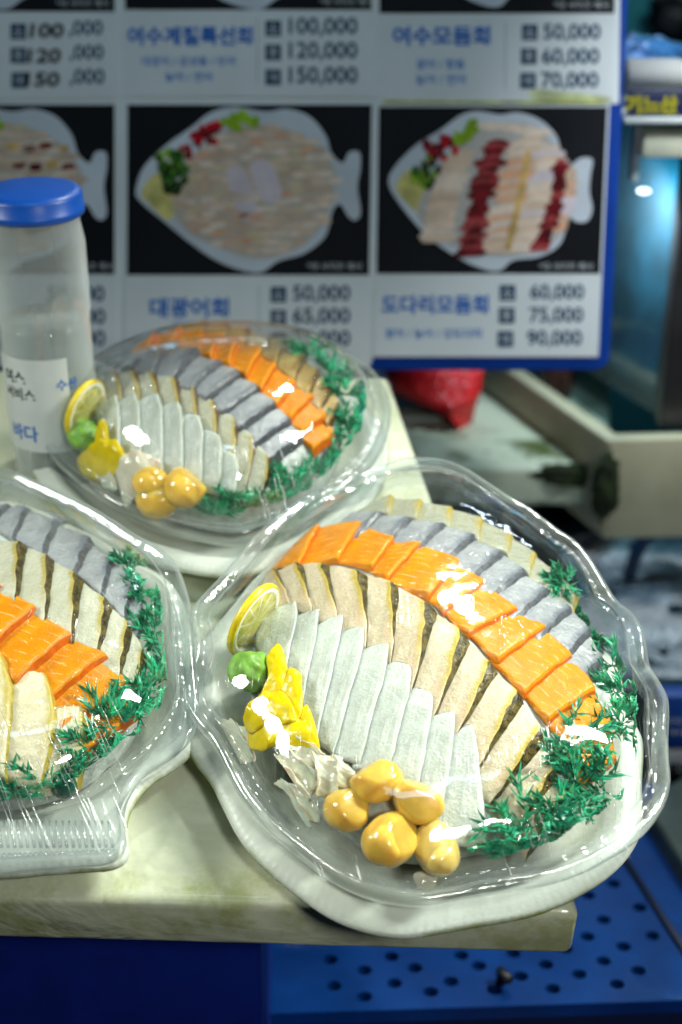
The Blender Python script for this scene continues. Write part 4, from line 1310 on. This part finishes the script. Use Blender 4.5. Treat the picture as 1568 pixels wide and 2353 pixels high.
CAP = '*대 사이즈 예시'
def vline(x, ya, yb_, m): return lambda S: S.poly([(x - 1.2, yb_), (x + 1.2, yb_), (x + 1.2, ya), (x - 1.2, ya)], m, -.0010)
M_faint = simple('faint_rule', (.35, .40, .45), .4)
M_tape = simple('mossy_tape', (.42, .46, .05), .5, 60, .5)
def hand(S):
    for b_, x, y, w_, h_ in (('100', 108, 70, 78, 34), ('120', 102, 128, 76, 34), ('150', 98, 182, 78, 34)):
        S.text(b_, x, y, M_ink, -.0006, width=w_, height=h_, bold=.03, slant=.12)
card((-330, -390, 268, 226, 0, 0), 26, 2, (-583, -605), 'menu card with prices overwritten by hand in black marker', None, [],
     [('소', 42, 72, ',000', 236, 66, 78), ('중', 42, 127, ',000', 238, 122, 78), ('대', 44, 184, ',000', 240, 178, 80)], (CAP, 190, 8, 120), [hand])
card((283, -390, 862, 222, -1, -4), 22, 2, (0, -605), 'menu card for the seasonal special sashimi',
     ('여수계절특선회', 437, 82, 288, 44), [('대광어 / 감성돔 / 민어', 433, 140, 215), ('농어 / 연어', 433, 176, 108)],
     [('소', 628, 65, '100,000', 822, 62, 158), ('중', 628, 120, '120,000', 822, 118, 158), ('대', 628, 177, '150,000', 822, 175, 158)], (CAP, 795, 5, 120), [vline(592, 42, 190, M_faint)])
card((868, -390, 1424, 238, -1, -10), 30, 3, (-2, -607), 'menu card for the mixed sashimi with mouldy lower edge',
     ('여수모듬회', 1015, 82, 224, 46), [('광어 / 참돔', 1013, 147, 112), ('농어 / 연어', 1013, 182, 114)],
     [('소', 1218, 74, '50,000', 1381, 75, 132), ('중', 1216, 129, '60,000', 1378, 131, 132), ('대', 1214, 185, '70,000', 1376, 186, 132)], (CAP, 1335, 12, 125),
     [vline(1162, 52, 205, M_faint), lambda S: S.poly([(880, 236), (1395, 237), (1380, 231), (1300, 229), (1150, 232), (880, 229)], M_tape, -.0008), lambda S: S.smooth([(1225, 205), (1310, 212), (1395, 222), (1392, 233), (1240, 230)], simple('thin_mould', (.52, .55, .28), .5, 60, .3), -.00115)])
card((-330, 236, 268, 842, 0, 0), 630, 1, (-583, 0), 'menu card half hidden behind the blue capped bottle', None, [],
     [(None, 0, 0, '50,000', 240, 678, 132), (None, 0, 0, '65,000', 242, 730, 132), (None, 0, 0, '75,000', 242, 780, 132)], (CAP, 200, 612, 120))
card((288, 236, 860, 842, -2, -10), 632, 2, (0, 0), 'menu card for big flatfish with pale square pieces pictured',
     ('대광어회', 435, 707, 182, 46), [('자연산', 435, 752, 80)],
     [('소', 640, 677, '50,000', 805, 676, 132), ('중', 640, 730, '65,000', 805, 728, 132), ('대', 640, 782, '75,000', 805, 780, 132)], (CAP, 768, 612, 125), [vline(595, 655, 800, M_faint)])
card((866, 241, 1402, 820, -8, -26), 629, 3, (0, 0), 'menu card for mixed flounder with dark red strips pictured',
     ('도다리모듬회', 1000, 700, 246, 44), [('광어 / 농어 / 강도다리', 996, 766, 222)],
     [('소', 1167, 673, '60,000', 1343, 673, 124), ('중', 1165, 725, '75,000', 1341, 726, 124), ('대', 1162, 779, '90,000', 1338, 779, 126)], (CAP, 1300, 612, 122))

# print on the two cartons and the yellow letters on the strip
def print_on(parent, y, items, name='lettering'):
    Fr = Frame((0, y, 0), (1, 0, 0), (0, 0, 1)); S = Sheet(Fr)
    for b_, x, yy, m, h_, bold in items: S.text(b_, x, yy, m, .0006, height=h_, bold=bold, align='L')
    S.build(name, parent)
print_on(bx, yb, [('수산시장', 1538, 1655, M_wh, 15, .0), ('여수활어', 1540, 1682, M_wh, 14, .0)])
print_on(wbx, yb, [('활어', 1536, 1765, M_ink, 26, .04), ('회', 1538, 1805, M_ink, 26, .04)])
M_yel = simple('yellow_letters', (.42, .38, .01), .4)
print_on(strip, ty - .016, [('기느산', 1436, 240, M_yel, 44, .05)])

for m_ in bpy.data.materials:
    if m_.name.split('.')[0].split('_')[0] in ('printed', 'title', 'small', 'price', 'print', 'marker'):
        for nd in m_.node_tree.nodes:
            if nd.type == 'BSDF_PRINCIPLED':
                nd.inputs['Specular IOR Level'].default_value = .12; nd.inputs['Roughness'].default_value = .6

# ------------------------------------------------------------------ bottle with blue cap
bc = SLAB.hit(84, 1085)
bw = SLAB.world((bc[0], bc[1], 0))
cap_p = wy(82, 460, bw[1])
br_ = .0308
bz0 = bw[2]; top = wy(94, 424, bw[1])[2]; capb = wy(94, 508, bw[1] - br_)[2]
bottle = empty('water_bottle', Matrix.Translation((cap_p[0], bw[1], bz0)) @ Matrix.Rotation(R(3), 4, 'X'))
tag(bottle, 'cloudy plastic bottle with a broad blue cap and printed label', 'bottle')
H = capb - bz0
prof = [(.0002, .0), (br_ * .9, .0), (br_, .004), (br_ * 1.0, H * .38), (br_ * .985, H * .40), (br_ * .985, H * .62), (br_ * 1.03, H * .66), (br_ * 1.03, H * .90), (br_ * .96, H * .97), (br_ * .96, H * 1.02)]
V, F = lathe(prof, 64); mesh_obj('body', V, F, MAT['bottle'], parent=bottle, matrix=Matrix.Identity(4))
M_cap = simple('blue_cap_plastic', (.002, .075, .42), .38, 20, .1, .15, 90)
ch = top - capb
V, F = lathe([(br_ * 1.02, H), (br_ * 1.075, H + .001), (br_ * 1.085, H + ch * .3), (br_ * 1.06, H + ch * .34), (br_ * 1.06, H + ch * .78), (br_ * .99, H + ch * .98), (br_ * .9, H + ch), (.0002, H + ch * 1.02)], 64)
mesh_obj('cap', V, F, M_cap, parent=bottle, matrix=Matrix.Identity(4))
V, F = lathe([(.0002, .006), (br_ * .93, .006), (br_ * .95, H * .60), (br_ * .9, H * .62), (.0002, H * .62)], 48)
mesh_obj('contents', V, F, MAT['bottle'], parent=bottle, matrix=Matrix.Identity(4))
# label: a curved sheet on the front with its print
lab_r = br_ * 1.008
def on_cyl(a, z, r=lab_r): return (r * math.sin(a), -r * math.cos(a), z)
V, F = [], []
zl0, zl1 = H * .16, H * .52
for i in range(25):
    a = -1.5 + i / 24 * 2.1
    V += [on_cyl(a, zl0), on_cyl(a, zl1)]
for i in range(24): F.append((2 * i, 2 * i + 2, 2 * i + 3, 2 * i + 1))
lab = mesh_obj('label_sheet', V, F, simple('label_paper', (.66, .69, .68), .45, 25, .06), parent=bottle, matrix=Matrix.Identity(4))
def cyl_text(body, a0, z0, h, m, bold=.02):
    Vt, Ft = text_geo(body, None, bold=bold)
    lo, hi = Vt.min(axis=0), Vt.max(axis=0); k = h / (hi[1] - lo[1])
    return [on_cyl(a0 + (v[0] - lo[0]) * k / lab_r, z0 + (v[1] - lo[1]) * k, lab_r * 1.006) for v in Vt], Ft
VV, FF, MM = [], [], []
for body, a0, z0, h, mi in (('여스', -.95, H * .42, .010, 0), ('서비스', -.98, H * .36, .009, 0), ('바다', -.9, H * .20, .012, 1), ('수산', .32, H * .40, .008, 1)):
    v_, f_ = cyl_text(body, a0, z0, h, None)
    k0 = len(VV); VV += v_; FF += [tuple(k0 + i for i in f) for f in f_]; MM += [mi] * len(f_)
mesh_obj('lettering', VV, FF, [M_ink, M_title], parent=lab, matrix=Matrix.Identity(4), fmat=MM, smooth=False)

# ------------------------------------------------------------------ FRONT PLATTER
F_OUT = [(441, 1411), (446, 1450), (449, 1485), (444, 1520), (432, 1560), (426, 1596), (436, 1628), (460, 1664), (494, 1705), (530, 1775), (560, 1830), (605, 1886), (680, 1950), (775, 2018), (865, 2054), (960, 2068), (1048, 2056), (1134, 2040), (1263, 2018), (1349, 1988), (1392, 1965),
         (1435, 1940), (1478, 1906), (1508, 1871), (1527, 1836), (1536, 1793), (1533, 1745), (1531, 1699), (1533, 1643), (1529, 1600), (1508, 1561), (1488, 1527), (1482, 1484), (1473, 1445), (1450, 1411), (1417, 1385), (1392, 1347), (1366, 1303), (1345, 1273), (1319, 1245), (1284, 1222),
         (1250, 1197), (1211, 1168), (1173, 1147), (1120, 1112), (1060, 1075), (1000, 1057), (930, 1060), (860, 1080), (780, 1113), (700, 1145), (640, 1188), (585, 1238), (545, 1288), (503, 1335), (463, 1377)]
P = Platter(F_OUT, 'front', centre=(985, 1560), shrink=.955, tray_scale=.905, tray_shift=(-.007, -.0085), mound=(.029, .037))
P.build('white foam fish tray at the front right corner of the slab', 'clear wavy-edged lid over the platter at the slab corner')
W = 'corner platter'
P.row('grey_fish_slice', 'fish slice', [((820, 1172), (770, 1215)), ((885, 1178), (830, 1232)), ((955, 1190), (895, 1248)), ((1032, 1206), (965, 1262)), ((1100, 1236), (1030, 1292)), ((1166, 1275), (1085, 1335)), ((1216, 1318), (1135, 1372)), ((1272, 1360), (1190, 1425)), ((1322, 1405), (1245, 1470)), ((1362, 1460), (1290, 1525)), ((1392, 1520), (1330, 1575))],
      [MAT['grey_fish'], MAT['grey_edge']], .0046, 'grey fish slice in the ' + W + ', {} from its back end', 'grey slices of the corner platter', extra_v=(0, .002), wall=.0006, ov=.16, lowu=.25, expo=1.0, bank=(.17, 9.0), vT=lambda v: 1.0 - .7 * v)
P.row('straw_fish_slice', 'fish slice', [((850, 1142), (830, 1172)), ((905, 1140), (895, 1176)), ((970, 1150), (962, 1188)), ((1040, 1165), (1036, 1206)), ((1110, 1192), (1104, 1236)), ((1180, 1232), (1168, 1272)), ((1235, 1275), (1218, 1316)), ((1285, 1318), (1272, 1358)), ((1330, 1365), (1318, 1402))],
      [MAT['straw_fish'], MAT['yellow_edge']], .0034, 'straw-yellow fish slice along the back of the ' + W + ', {} from the left', 'straw yellow slices of the corner platter', extra_v=(0, .004))
P.row('salmon_slice', 'salmon slice', [((650, 1268), (622, 1306)), ((735, 1205), (690, 1296)), ((828, 1200), (778, 1290)), ((905, 1236), (855, 1308)), ((968, 1246), (890, 1332)), ((1055, 1290), (985, 1372)), ((1118, 1334), (1020, 1405)), ((1188, 1398), (1075, 1458)), ((1255, 1440), (1140, 1522)), ((1318, 1505), (1205, 1592)), ((1366, 1585), (1258, 1660)), ((1404, 1665), (1300, 1740)), ((1420, 1740), (1335, 1810))],
      [MAT['salmon'], MAT['salmon_edge']], .0052, 'orange salmon slice in the ' + W + ', {} from the lemon end', 'salmon slices of the corner platter', wall=.0012, ov=.3)
P.row('skin_on_fish_slice', 'fish slice', [((600, 1330), (625, 1368)), ((640, 1303), (662, 1368)), ((699, 1288), (716, 1388)), ((759, 1294), (778, 1420)), ((848, 1315), (845, 1450)), ((922, 1346), (905, 1490)), ((1008, 1405), (957, 1562)), ((1086, 1474), (1010, 1622)), ((1150, 1545), (1066, 1665)), ((1210, 1616), (1108, 1752)), ((1258, 1706), (1160, 1808)), ((1288, 1786), (1215, 1868)), ((1300, 1850), (1250, 1910))],
      [MAT['pink_fish'], MAT['skin']],  .0080, 'skin-edged pink fish slice in the ' + W + ', {} from the lemon end', 'skin edged slices of the corner platter', wall=.0006, ov=.16, lowu=.30, expo=1.0, bank=(.31, .82),
      vT=lambda v: 1.0 - .6 * v ** 1.2, extra_v=(0, .012), dish=-.0008, start=0)
P.row('white_fish_slice', 'fish slice', [((630, 1378), (600, 1500)), ((690, 1385), (655, 1560)), ((742, 1398), (692, 1640)), ((796, 1414), (730, 1700)), ((848, 1450), (768, 1735)), ((905, 1486), (826, 1760)), ((955, 1545), (890, 1790)), ((1002, 1604), (955, 1850)), ((1052, 1640), (1010, 1935)), ((1092, 1668), (1120, 1955))],
      [MAT['white_fish'], MAT['white_edge']], .0019, 'white fish slice in the ' + W + ', {} from the lemon', 'white slices of the corner platter', lift0=.0030, rr=.0011, taper_tip=.24, tip_at=.84, wall=.0006, ov=.28, dish=.0004)
P.lemon(584, 1424, .0235, 'lemon slice leaning on the white fish of the corner platter')
P.lump('wasabi_lump', 'wasabi', 'green wasabi lump below the lemon of the corner platter', 573, 1540, .0122, MAT['wasabi'], (1, 1, .9), 0, .10, 3, swirl=.05)
G = 'yellow pickles of the corner platter'
P.chunk('yellow_pickle', 'pickle', 'pointed yellow pickle standing beside the wasabi in the corner platter', [(641, 1478), (624, 1493), (611, 1514), (616, 1544), (612, 1574), (601, 1598), (646, 1590), (656, 1561), (661, 1536), (652, 1497)], .0026, MAT['pickle'], .009, group=G, crumple=.0006)
P.chunk('yellow_pickle', 'pickle', 'tall yellow pickle strip against the white fish of the corner platter', [(667, 1534), (693, 1549), (694, 1579), (697, 1604), (692, 1643), (676, 1656), (660, 1630), (648, 1600), (646, 1580), (657, 1555)], .0026, MAT['pickle'], .009, group=G, crumple=.0006, seed=2)
P.chunk('yellow_pickle', 'pickle', 'small yellow pickle tip by the white fish in the corner platter', [(706, 1620), (693, 1632), (687, 1658), (700, 1680), (716, 1708), (736, 1720), (720, 1650)], .0024, MAT['pickle'], .008, group=G)
P.chunk('yellow_pickle', 'pickle', 'wide yellow pickle slice above the pale ginger in the corner platter', [(577, 1720), (571, 1682), (605, 1658), (654, 1652), (706, 1654), (721, 1677), (733, 1718), (690, 1714), (640, 1706), (610, 1722)], .0028, MAT['pickle'], .0095, crumple=.0012, group=G, seed=3, freq=110)
P.chunk('yellow_pickle', 'pickle', 'round yellow pickle slice atop the pile in the corner platter', [(562, 1641), (571, 1615), (598, 1598), (628, 1585), (656, 1594), (673, 1622), (682, 1654), (654, 1664), (620, 1664), (581, 1684), (560, 1658)], .0026, MAT['pickle'], .0125, crumple=.0014, group=G, seed=9, freq=110)
G = 'pale ginger slices of the corner platter'
P.sheet('pale ginger slice under the lid edge beside the wasabi in the corner platter', [(498, 1650), (565, 1655), (590, 1735), (545, 1745)], .006, 1.6, .0022, G, 8)
P.sheet('long pale ginger strip at the lid edge below the pile in the corner platter', [(628, 1790), (690, 1800), (740, 1868), (700, 1892)], .008, 1.5, .0022, G, 6)
P.sheet('crumpled pale ginger slice below the yellow pickles in the corner platter', [(632, 1725), (668, 1680), (742, 1738), (712, 1862)], .012, 2.1, .0030, G, 1)
P.sheet('curled pale ginger flap touching the topmost garlic clove in the corner platter', [(706, 1722), (790, 1732), (812, 1790), (735, 1822)], .013, 1.7, .0030, G, 4)
G = 'garlic cloves of the corner platter'
P.lump('garlic_clove', 'garlic clove', 'cut garlic clove touching the ginger, topmost in the corner platter', 866, 1788, .0134, MAT['garlic'], (1.08, .95, .85), 4, .08, 11, G)
P.lump('garlic_clove', 'garlic clove', 'round garlic clove below the ginger flap in the corner platter', 796, 1860, .0117, MAT['garlic'], (1, 1, .9), 1, .07, 5, G)
P.lump('garlic_clove', 'garlic clove', 'garlic clove against the white fish tips in the corner platter', 955, 1836, .0135, MAT['garlic'], (.82, 1.12, .85), 3, .08, 8, G)
P.lump('garlic_clove', 'garlic clove', 'large garlic clove in the middle of the cloves in the corner platter', 898, 1926, .0145, MAT['garlic'], (1.08, .92, .85), 3, .08, 21, G)
P.lump('garlic_clove', 'garlic clove', 'pale pointed garlic clove closest to the lid edge in the corner platter', 1003, 1946, .0138, simple('pale_garlic', (.78, .58, .16), .2, 45, .15, .12, 300, Subsurface_Weight=.4, Subsurface_Scale=.006, Coat_Weight=.6, Coat_Roughness=.07), (1.15, .80, .85), 4, .06, 33, G)
P.chunk('onion_scrap', 'onion', 'clear pale scrap below the garlic of the corner platter', [(950, 2010), (975, 1998), (1005, 2012), (995, 2040), (960, 2040)], .002, MAT['ginger'], .004, crumple=0.0009, fold=.0016, seed=5)
G = 'green plastic grass of the corner platter'
grass = [((1300, 1330), .020, 'behind the grey slices, highest'), ((1360, 1395), .022, 'behind the grey slices, second highest'), ((1405, 1440), .024, 'at the lid edge, third from the back'), ((1410, 1515), .024, 'at the lid edge, fourth from the back'), ((1440, 1580), .024, 'at the lid edge, fifth from the back'),
         ((1430, 1650), .025, 'beside the last salmon slices'), ((1320, 1690), .024, 'poking up over the salmon end'), ((1330, 1785), .029, 'in front of the salmon end'), ((1395, 1800), .026, 'by the lid wall in front'), ((1225, 1880), .030, 'with a round knob, foremost'), ((1180, 1925), .022, 'low beside the white fish'), ((1290, 1850), .024, 'behind the round knob')]
for k, ((x, y), sz, wh) in enumerate(grass):
    P.sprig('green plastic grass sprig of the corner platter ' + wh, x, y, sz * (.80 if k < 6 else .92), 40 + k, G, knob=(1290, 1882) if k == 9 else None, lean=(-.25, -.2) if k in (9, 10) else (0, 0))
lid_front = [o for o in bpy.data.objects if o.name.startswith('clear_lid')][-1]
wr_ = random.Random(3)
P.wrinkles(lid_front, [(wr_.uniform(1150, 1430), wr_.uniform(1860, 1985)) for _ in range(14)] + [(wr_.uniform(600, 900), wr_.uniform(1900, 1990)) for _ in range(4)], (.36, .93), (30, 85), .00018, 4)
FRONT = P

# ------------------------------------------------------------------ LEFT PLATTER (its tail towards us)
L_OUT = [(0, 1083), (77, 1106), (142, 1136), (206, 1166), (258, 1197), (309, 1231), (360, 1258), (395, 1290), (417, 1332), (434, 1392), (439, 1444), (444, 1508), (449, 1564), (453, 1620), (448, 1664), (425, 1700), (387, 1730), (340, 1760), (304, 1802), (284, 1850), (284, 1895), (288, 1929), (276, 1955), (241, 1972), (193, 1975), (86, 1982), (0, 1990),
         (-110, 1985), (-200, 1950), (-300, 1900), (-440, 1800), (-520, 1680), (-550, 1500), (-490, 1290), (-350, 1150), (-180, 1090)]
L_IN = [(0, 1118), (77, 1140), (142, 1170), (206, 1200), (258, 1230), (309, 1266), (350, 1298), (378, 1340), (398, 1400), (408, 1450), (412, 1508), (412, 1560), (404, 1610), (385, 1650), (355, 1695), (310, 1740), (262, 1780), (205, 1815), (129, 1842), (60, 1858), (0, 1866),
        (-110, 1870), (-220, 1850), (-330, 1800), (-430, 1720), (-490, 1600), (-500, 1480), (-450, 1300), (-330, 1180), (-170, 1125)]
P = Platter(L_OUT, 'left', inner=L_IN, centre=(-10, 1530), tray_off=.003, tray_scale=.972, tray_shift=(0, .007))
P.build('white foam fish tray whose ribbed tail end points forward', 'clear lid over the fish-tailed platter with grey slices on top')
W = 'fish-tailed platter'
P.row('grey_fish_slice', 'fish slice', [((-60, 1150), (-120, 1180)), ((-20, 1152), (-70, 1188)), ((30, 1160), (-15, 1200)), ((92, 1174), (40, 1230)), ((160, 1204), (110, 1268)), ((217, 1248), (182, 1310)), ((264, 1288), (244, 1362)), ((310, 1346), (292, 1420)), ((330, 1400), (318, 1470))],
      [MAT['grey_fish'], MAT['grey_edge']], .006, 'grey fish slice in the ' + W + ', {} from the left', 'grey slices of the fish-tailed platter', extra_v=(0, .004), wall=.0006, ov=.16, lowu=.25, expo=1.0, bank=(.16, 9.0), vT=lambda v: 1.0 - .5 * v)
P.row('skin_on_fish_slice', 'fish slice', [((-60, 1225), (-70, 1310)), ((0, 1236), (-15, 1330)), ((64, 1250), (44, 1356)), ((130, 1286), (112, 1390)), ((194, 1332), (174, 1436)), ((262, 1392), (236, 1478)), ((308, 1450), (284, 1530)), ((338, 1510), (320, 1580))],
      [MAT['tip_fish'], MAT['skin']], .0080, 'skin-edged pale fish slice in the ' + W + ', {} from the left', 'skin edged slices of the fish-tailed platter', wall=.0006, ov=.16, lowu=.28, expo=1.0, bank=(.30, 1.25), vT=lambda v: 1.0 - .5 * v, extra_v=(0, .014), dish=-.001)
P.row('salmon_slice', 'salmon slice', [((-70, 1330), (-160, 1360)), ((5, 1342), (-90, 1405)), ((88, 1394), (-10, 1476)), ((168, 1460), (70, 1540)), ((242, 1508), (140, 1588)), ((302, 1572), (185, 1650)), ((330, 1630), (230, 1705))],
      [MAT['salmon'], MAT['salmon_edge']], .0072, 'orange salmon slice in the ' + W + ', {} from the left', 'salmon slices of the fish-tailed platter', wall=.0012, extra_v=(0, .012))
P.row('cream_fish_slice', 'fish slice', [((-150, 1510), (-180, 1700)), ((-70, 1495), (-90, 1740)), ((42, 1502), (10, 1790)), ((150, 1585), (95, 1820)), ((215, 1640), (175, 1810))],
      [MAT['cream_fish'], MAT['yellow_edge']], .0055, 'cream fish slice with yellow edge in the ' + W + ', {} from the left', 'cream slices of the fish-tailed platter', lift0=.004, taper_tip=.35, tip_at=.6, wall=.0022)
G = 'green plastic grass of the fish-tailed platter'
grass = [((300, 1290), .018, 'beside the grey slices, farthest back'), ((325, 1345), .018, 'beside the grey slices, second from the back'), ((345, 1385), .022, 'by the lid wall, third from the back'), ((352, 1440), .022, 'by the lid wall, fourth from the back'), ((372, 1500), .022, 'by the lid wall, fifth from the back'), ((350, 1560), .024, 'by the lid wall, sixth from the back'),
         ((310, 1600), .022, 'at the salmon end'), ((255, 1650), .028, 'in front of the salmon end'), ((210, 1705), .024, 'above the ribbed tail, rightmost'), ((100, 1790), .028, 'with a round knob above the tail'), ((30, 1810), .022, 'above the tail at the photo edge')]
for k, ((x, y), sz, wh) in enumerate(grass):
    P.sprig('green plastic grass sprig of the fish-tailed platter ' + wh, x, y, sz * .85, 80 + k, G, knob=(148, 1806) if k == 9 else None)
# ribs pressed into the tail flange
V, F = [], []
for k in range(20):
    x = 255 - 15 * k
    a, b = SLAB.hit(x - 6, 1884, .044), SLAB.hit(x + 4, 1944, .0435)
    v_, f_ = tube([(a[0] - P.c[0], a[1] - P.c[1], .0428), ((a[0] + b[0]) / 2 - P.c[0], (a[1] + b[1]) / 2 - P.c[1], .0436), (b[0] - P.c[0], b[1] - P.c[1], .0424)], .0008, 6)
    k0 = len(V); V += v_; F += [tuple(k0 + i for i in f) for f in f_]
lid_left = [o for o in bpy.data.objects if o.name.startswith('clear_lid')][-1]
mesh_obj('tail_ribs', V, F, MAT['rim'], parent=lid_left, matrix=Matrix.Identity(4))
V, F = [], []
for k in range(24):
    x = 262 - 12 * k
    a = SLAB.hit(x, 1956 + k * .5, .043)
    v_, f_ = lathe([(.0014, -.001), (.0013, .0006), (.0002, .0012)], 8)
    k0 = len(V); V += [(p[0] + a[0] - P.c[0], p[1] + a[1] - P.c[1], p[2] + .0428) for p in v_]; F += [tuple(k0 + i for i in f) for f in f_]
mesh_obj('rim_studs', V, F, MAT['rim'], parent=lid_left, matrix=Matrix.Identity(4))
wr_ = random.Random(5)
P.wrinkles(lid_left, [(wr_.uniform(-10, 260), wr_.uniform(1600, 1850)) for _ in range(36)], (.41, .91), (50, 170), .0002, 6)
LEFT = P

# ------------------------------------------------------------------ REAR PLATTER
R_OUT = [(88, 985), (100, 930), (150, 880), (230, 835), (330, 800), (450, 780), (580, 775), (700, 785), (800, 815), (865, 865), (893, 930), (885, 1000), (850, 1065), (775, 1132), (700, 1178), (630, 1206), (540, 1226), (430, 1212), (335, 1186), (255, 1150), (190, 1105), (125, 1045)]
P = Platter(R_OUT, 'rear', centre=(500, 990), mound=(.030, .050), dome=(.044, .050), shrink=.92, tray_off=.006, tray_scale=.97, tray_shift=(-.002, -.014))
P.build('white foam fish tray in front of the price board', 'clear lid over the platter in front of the price board')
W = 'rear platter'
def Z(*L): return [((a * .5276, 551.5 + b * .5276), (c_ * .5276, 551.5 + d_ * .5276)) for a, b, c_, d_ in L]
P.row('brown_fish_slice', 'fish slice', Z((820, 350, 800, 392), (900, 352, 890, 405), (1000, 362, 985, 425), (1090, 390, 1065, 455), (1175, 420, 1140, 490), (1255, 465, 1205, 545), (1335, 515, 1280, 620), (1395, 575, 1340, 680), (1450, 650, 1390, 750), (1480, 730, 1425, 815)),
      [MAT['brown_fish'], MAT['brown_edge']], .0055, 'brown and yellow fish slice at the back of the ' + W + ', {} from the left', 'brown slices of the rear platter', wall=.002)
P.row('salmon_slice', 'salmon slice', Z((590, 450, 545, 495), (690, 400, 640, 478), (795, 378, 745, 462), (880, 388, 840, 480), (970, 408, 925, 515), (1060, 440, 1005, 550), (1140, 488, 1075, 600), (1205, 548, 1140, 662), (1290, 622, 1205, 728), (1370, 680, 1258, 790), (1430, 770, 1310, 850), (1462, 850, 1360, 920)),
      [MAT['salmon'], MAT['salmon_edge']], .0068, 'orange salmon slice in the ' + W + ', {} from the left', 'salmon slices of the rear platter', wall=.0012)
P.row('grey_fish_slice', 'fish slice', Z((500, 510, 420, 585), (590, 480, 500, 570), (690, 462, 590, 562), (790, 462, 690, 575), (880, 492, 780, 600), (980, 535, 860, 640), (1055, 590, 930, 690), (1140, 650, 1010, 745), (1215, 722, 1080, 820), (1280, 795, 1140, 890), (1330, 860, 1200, 960)),
      [MAT['grey_fish'], MAT['grey_edge']], .0062, 'grey fish slice in the ' + W + ', {} from the left', 'grey slices of the rear platter', wall=.0006, ov=.16, lowu=.25, expo=1.0, bank=(.17, 9.0), extra_v=(0, .006))
P.row('brown_tipped_fish_slice', 'fish slice', Z((370, 640, 430, 790), (440, 600, 490, 850), (520, 575, 560, 900), (605, 565, 640, 960), (690, 580, 720, 1010), (790, 612, 790, 1040), (870, 655, 860, 1060), (965, 730, 930, 1080), (1050, 805, 1000, 1090), (1125, 890, 1070, 1100), (1190, 985, 1140, 1110)),
      [MAT['tip_fish'], MAT['brown_edge']], .0068, 'pale fish slice with brown edge in the ' + W + ', {} from the lemon', 'brown tipped slices of the rear platter', wall=.0006, ov=.16, lowu=.3, expo=1.0, bank=(.34, .42), vT=lambda v: 1.0 - .6 * v, extra_v=(0, .0))
P.row('white_fish_slice', 'fish slice', Z((440, 690, 455, 860), (520, 665, 530, 930), (610, 655, 620, 985), (710, 675, 715, 1035), (800, 715, 800, 1065), (890, 780, 880, 1085), (975, 870, 960, 1098), (1045, 960, 1030, 1105)),
      [MAT['white_fish'], MAT['white_edge']], .0030, 'white fish slice in the middle of the ' + W + ', {} from the lemon', 'white slices of the rear platter', lift0=.0048, taper_tip=.25, tip_at=.75)
P.lemon(196, 940, .0215, 'lemon slice leaning at the left end of the rear platter', axis=(.42, .9), open_=.45)
P.lump('wasabi_lump', 'wasabi', 'green wasabi lump below the lemon of the rear platter', 193, 998, .0115, MAT['wasabi'], (1.05, 1, .85), 0, .1, 6, swirl=.04)
G = 'yellow pickles of the rear platter'
P.chunk('yellow_pickle', 'pickle', 'wide yellow pickle left of the ginger in the rear platter', [(178, 1060), (215, 1022), (262, 1010), (288, 1045), (262, 1088), (210, 1098)], .004, MAT['pickle'], .012, crumple=.002, group=G)
P.chunk('yellow_pickle', 'pickle', 'upright yellow pickle tip beside the wasabi in the rear platter', [(228, 970), (245, 972), (250, 1020), (230, 1030), (218, 1010)], .003, MAT['pickle'], .012, group=G)
G = 'pale ginger slices of the rear platter'
P.chunk('ginger_slice', 'ginger', 'crumpled pale ginger slice between pickles and garlic in the rear platter', [(265, 1075), (290, 1040), (330, 1038), (370, 1065), (350, 1100), (310, 1140), (290, 1165), (275, 1120)], .002, MAT['ginger'], .012, crumple=0.0008, fold=.0016, group=G, seed=2)
P.chunk('ginger_slice', 'ginger', 'pale ginger flap under the yellow pickle of the rear platter', [(225, 1085), (245, 1068), (262, 1090), (268, 1120), (240, 1122)], .002, MAT['ginger'], .012, crumple=0.0009, fold=.0016, group=G, seed=7)
G = 'garlic cloves of the rear platter'
P.lump('garlic_clove', 'garlic clove', 'garlic clove lowest in the rear platter', 362, 1145, .0140, MAT['garlic'], (1, 1, .9), 1, .05, 41, G)
P.lump('garlic_clove', 'garlic clove', 'garlic clove beside the ginger in the rear platter', 348, 1108, .0125, MAT['garlic'], (1, 1, .9), 1, .05, 43, G)
P.lump('garlic_clove', 'garlic clove', 'garlic clove next to the green grass in the rear platter', 425, 1118, .0140, MAT['garlic'], (1, 1, .9), 1, .05, 47, G)
G = 'green plastic grass of the rear platter'
grass = [((600, 745), .017, 'along the back, leftmost'), ((660, 765), .018, 'along the back, second from the left'), ((715, 800), .020, 'along the back, third from the left'), ((760, 845), .020, 'along the back, fourth from the left'), ((795, 890), .022, 'along the back, fifth from the left'), ((808, 940), .022, 'along the back, sixth from the left'), ((805, 985), .022, 'behind the salmon end'),
         ((740, 1070), .024, 'in front of the salmon end'), ((690, 1105), .024, 'in front of the grey slices'), ((630, 1130), .024, 'in front of the pale slices'), ((560, 1150), .024, 'between the pale slices and the lid edge'), ((490, 1165), .024, 'beside the garlic')]
for k, ((x, y), sz, wh) in enumerate(grass):
    P.sprig('green plastic grass sprig of the rear platter ' + wh, x, y, sz, 120 + k, G, stalks=12)
lid_rear = [o for o in bpy.data.objects if o.name.startswith('clear_lid')][-1]
wr_ = random.Random(8)
P.wrinkles(lid_rear, [(wr_.uniform(540, 800), wr_.uniform(1000, 1150)) for _ in range(18)], (.28, .95), (30, 90), .0004, 9)
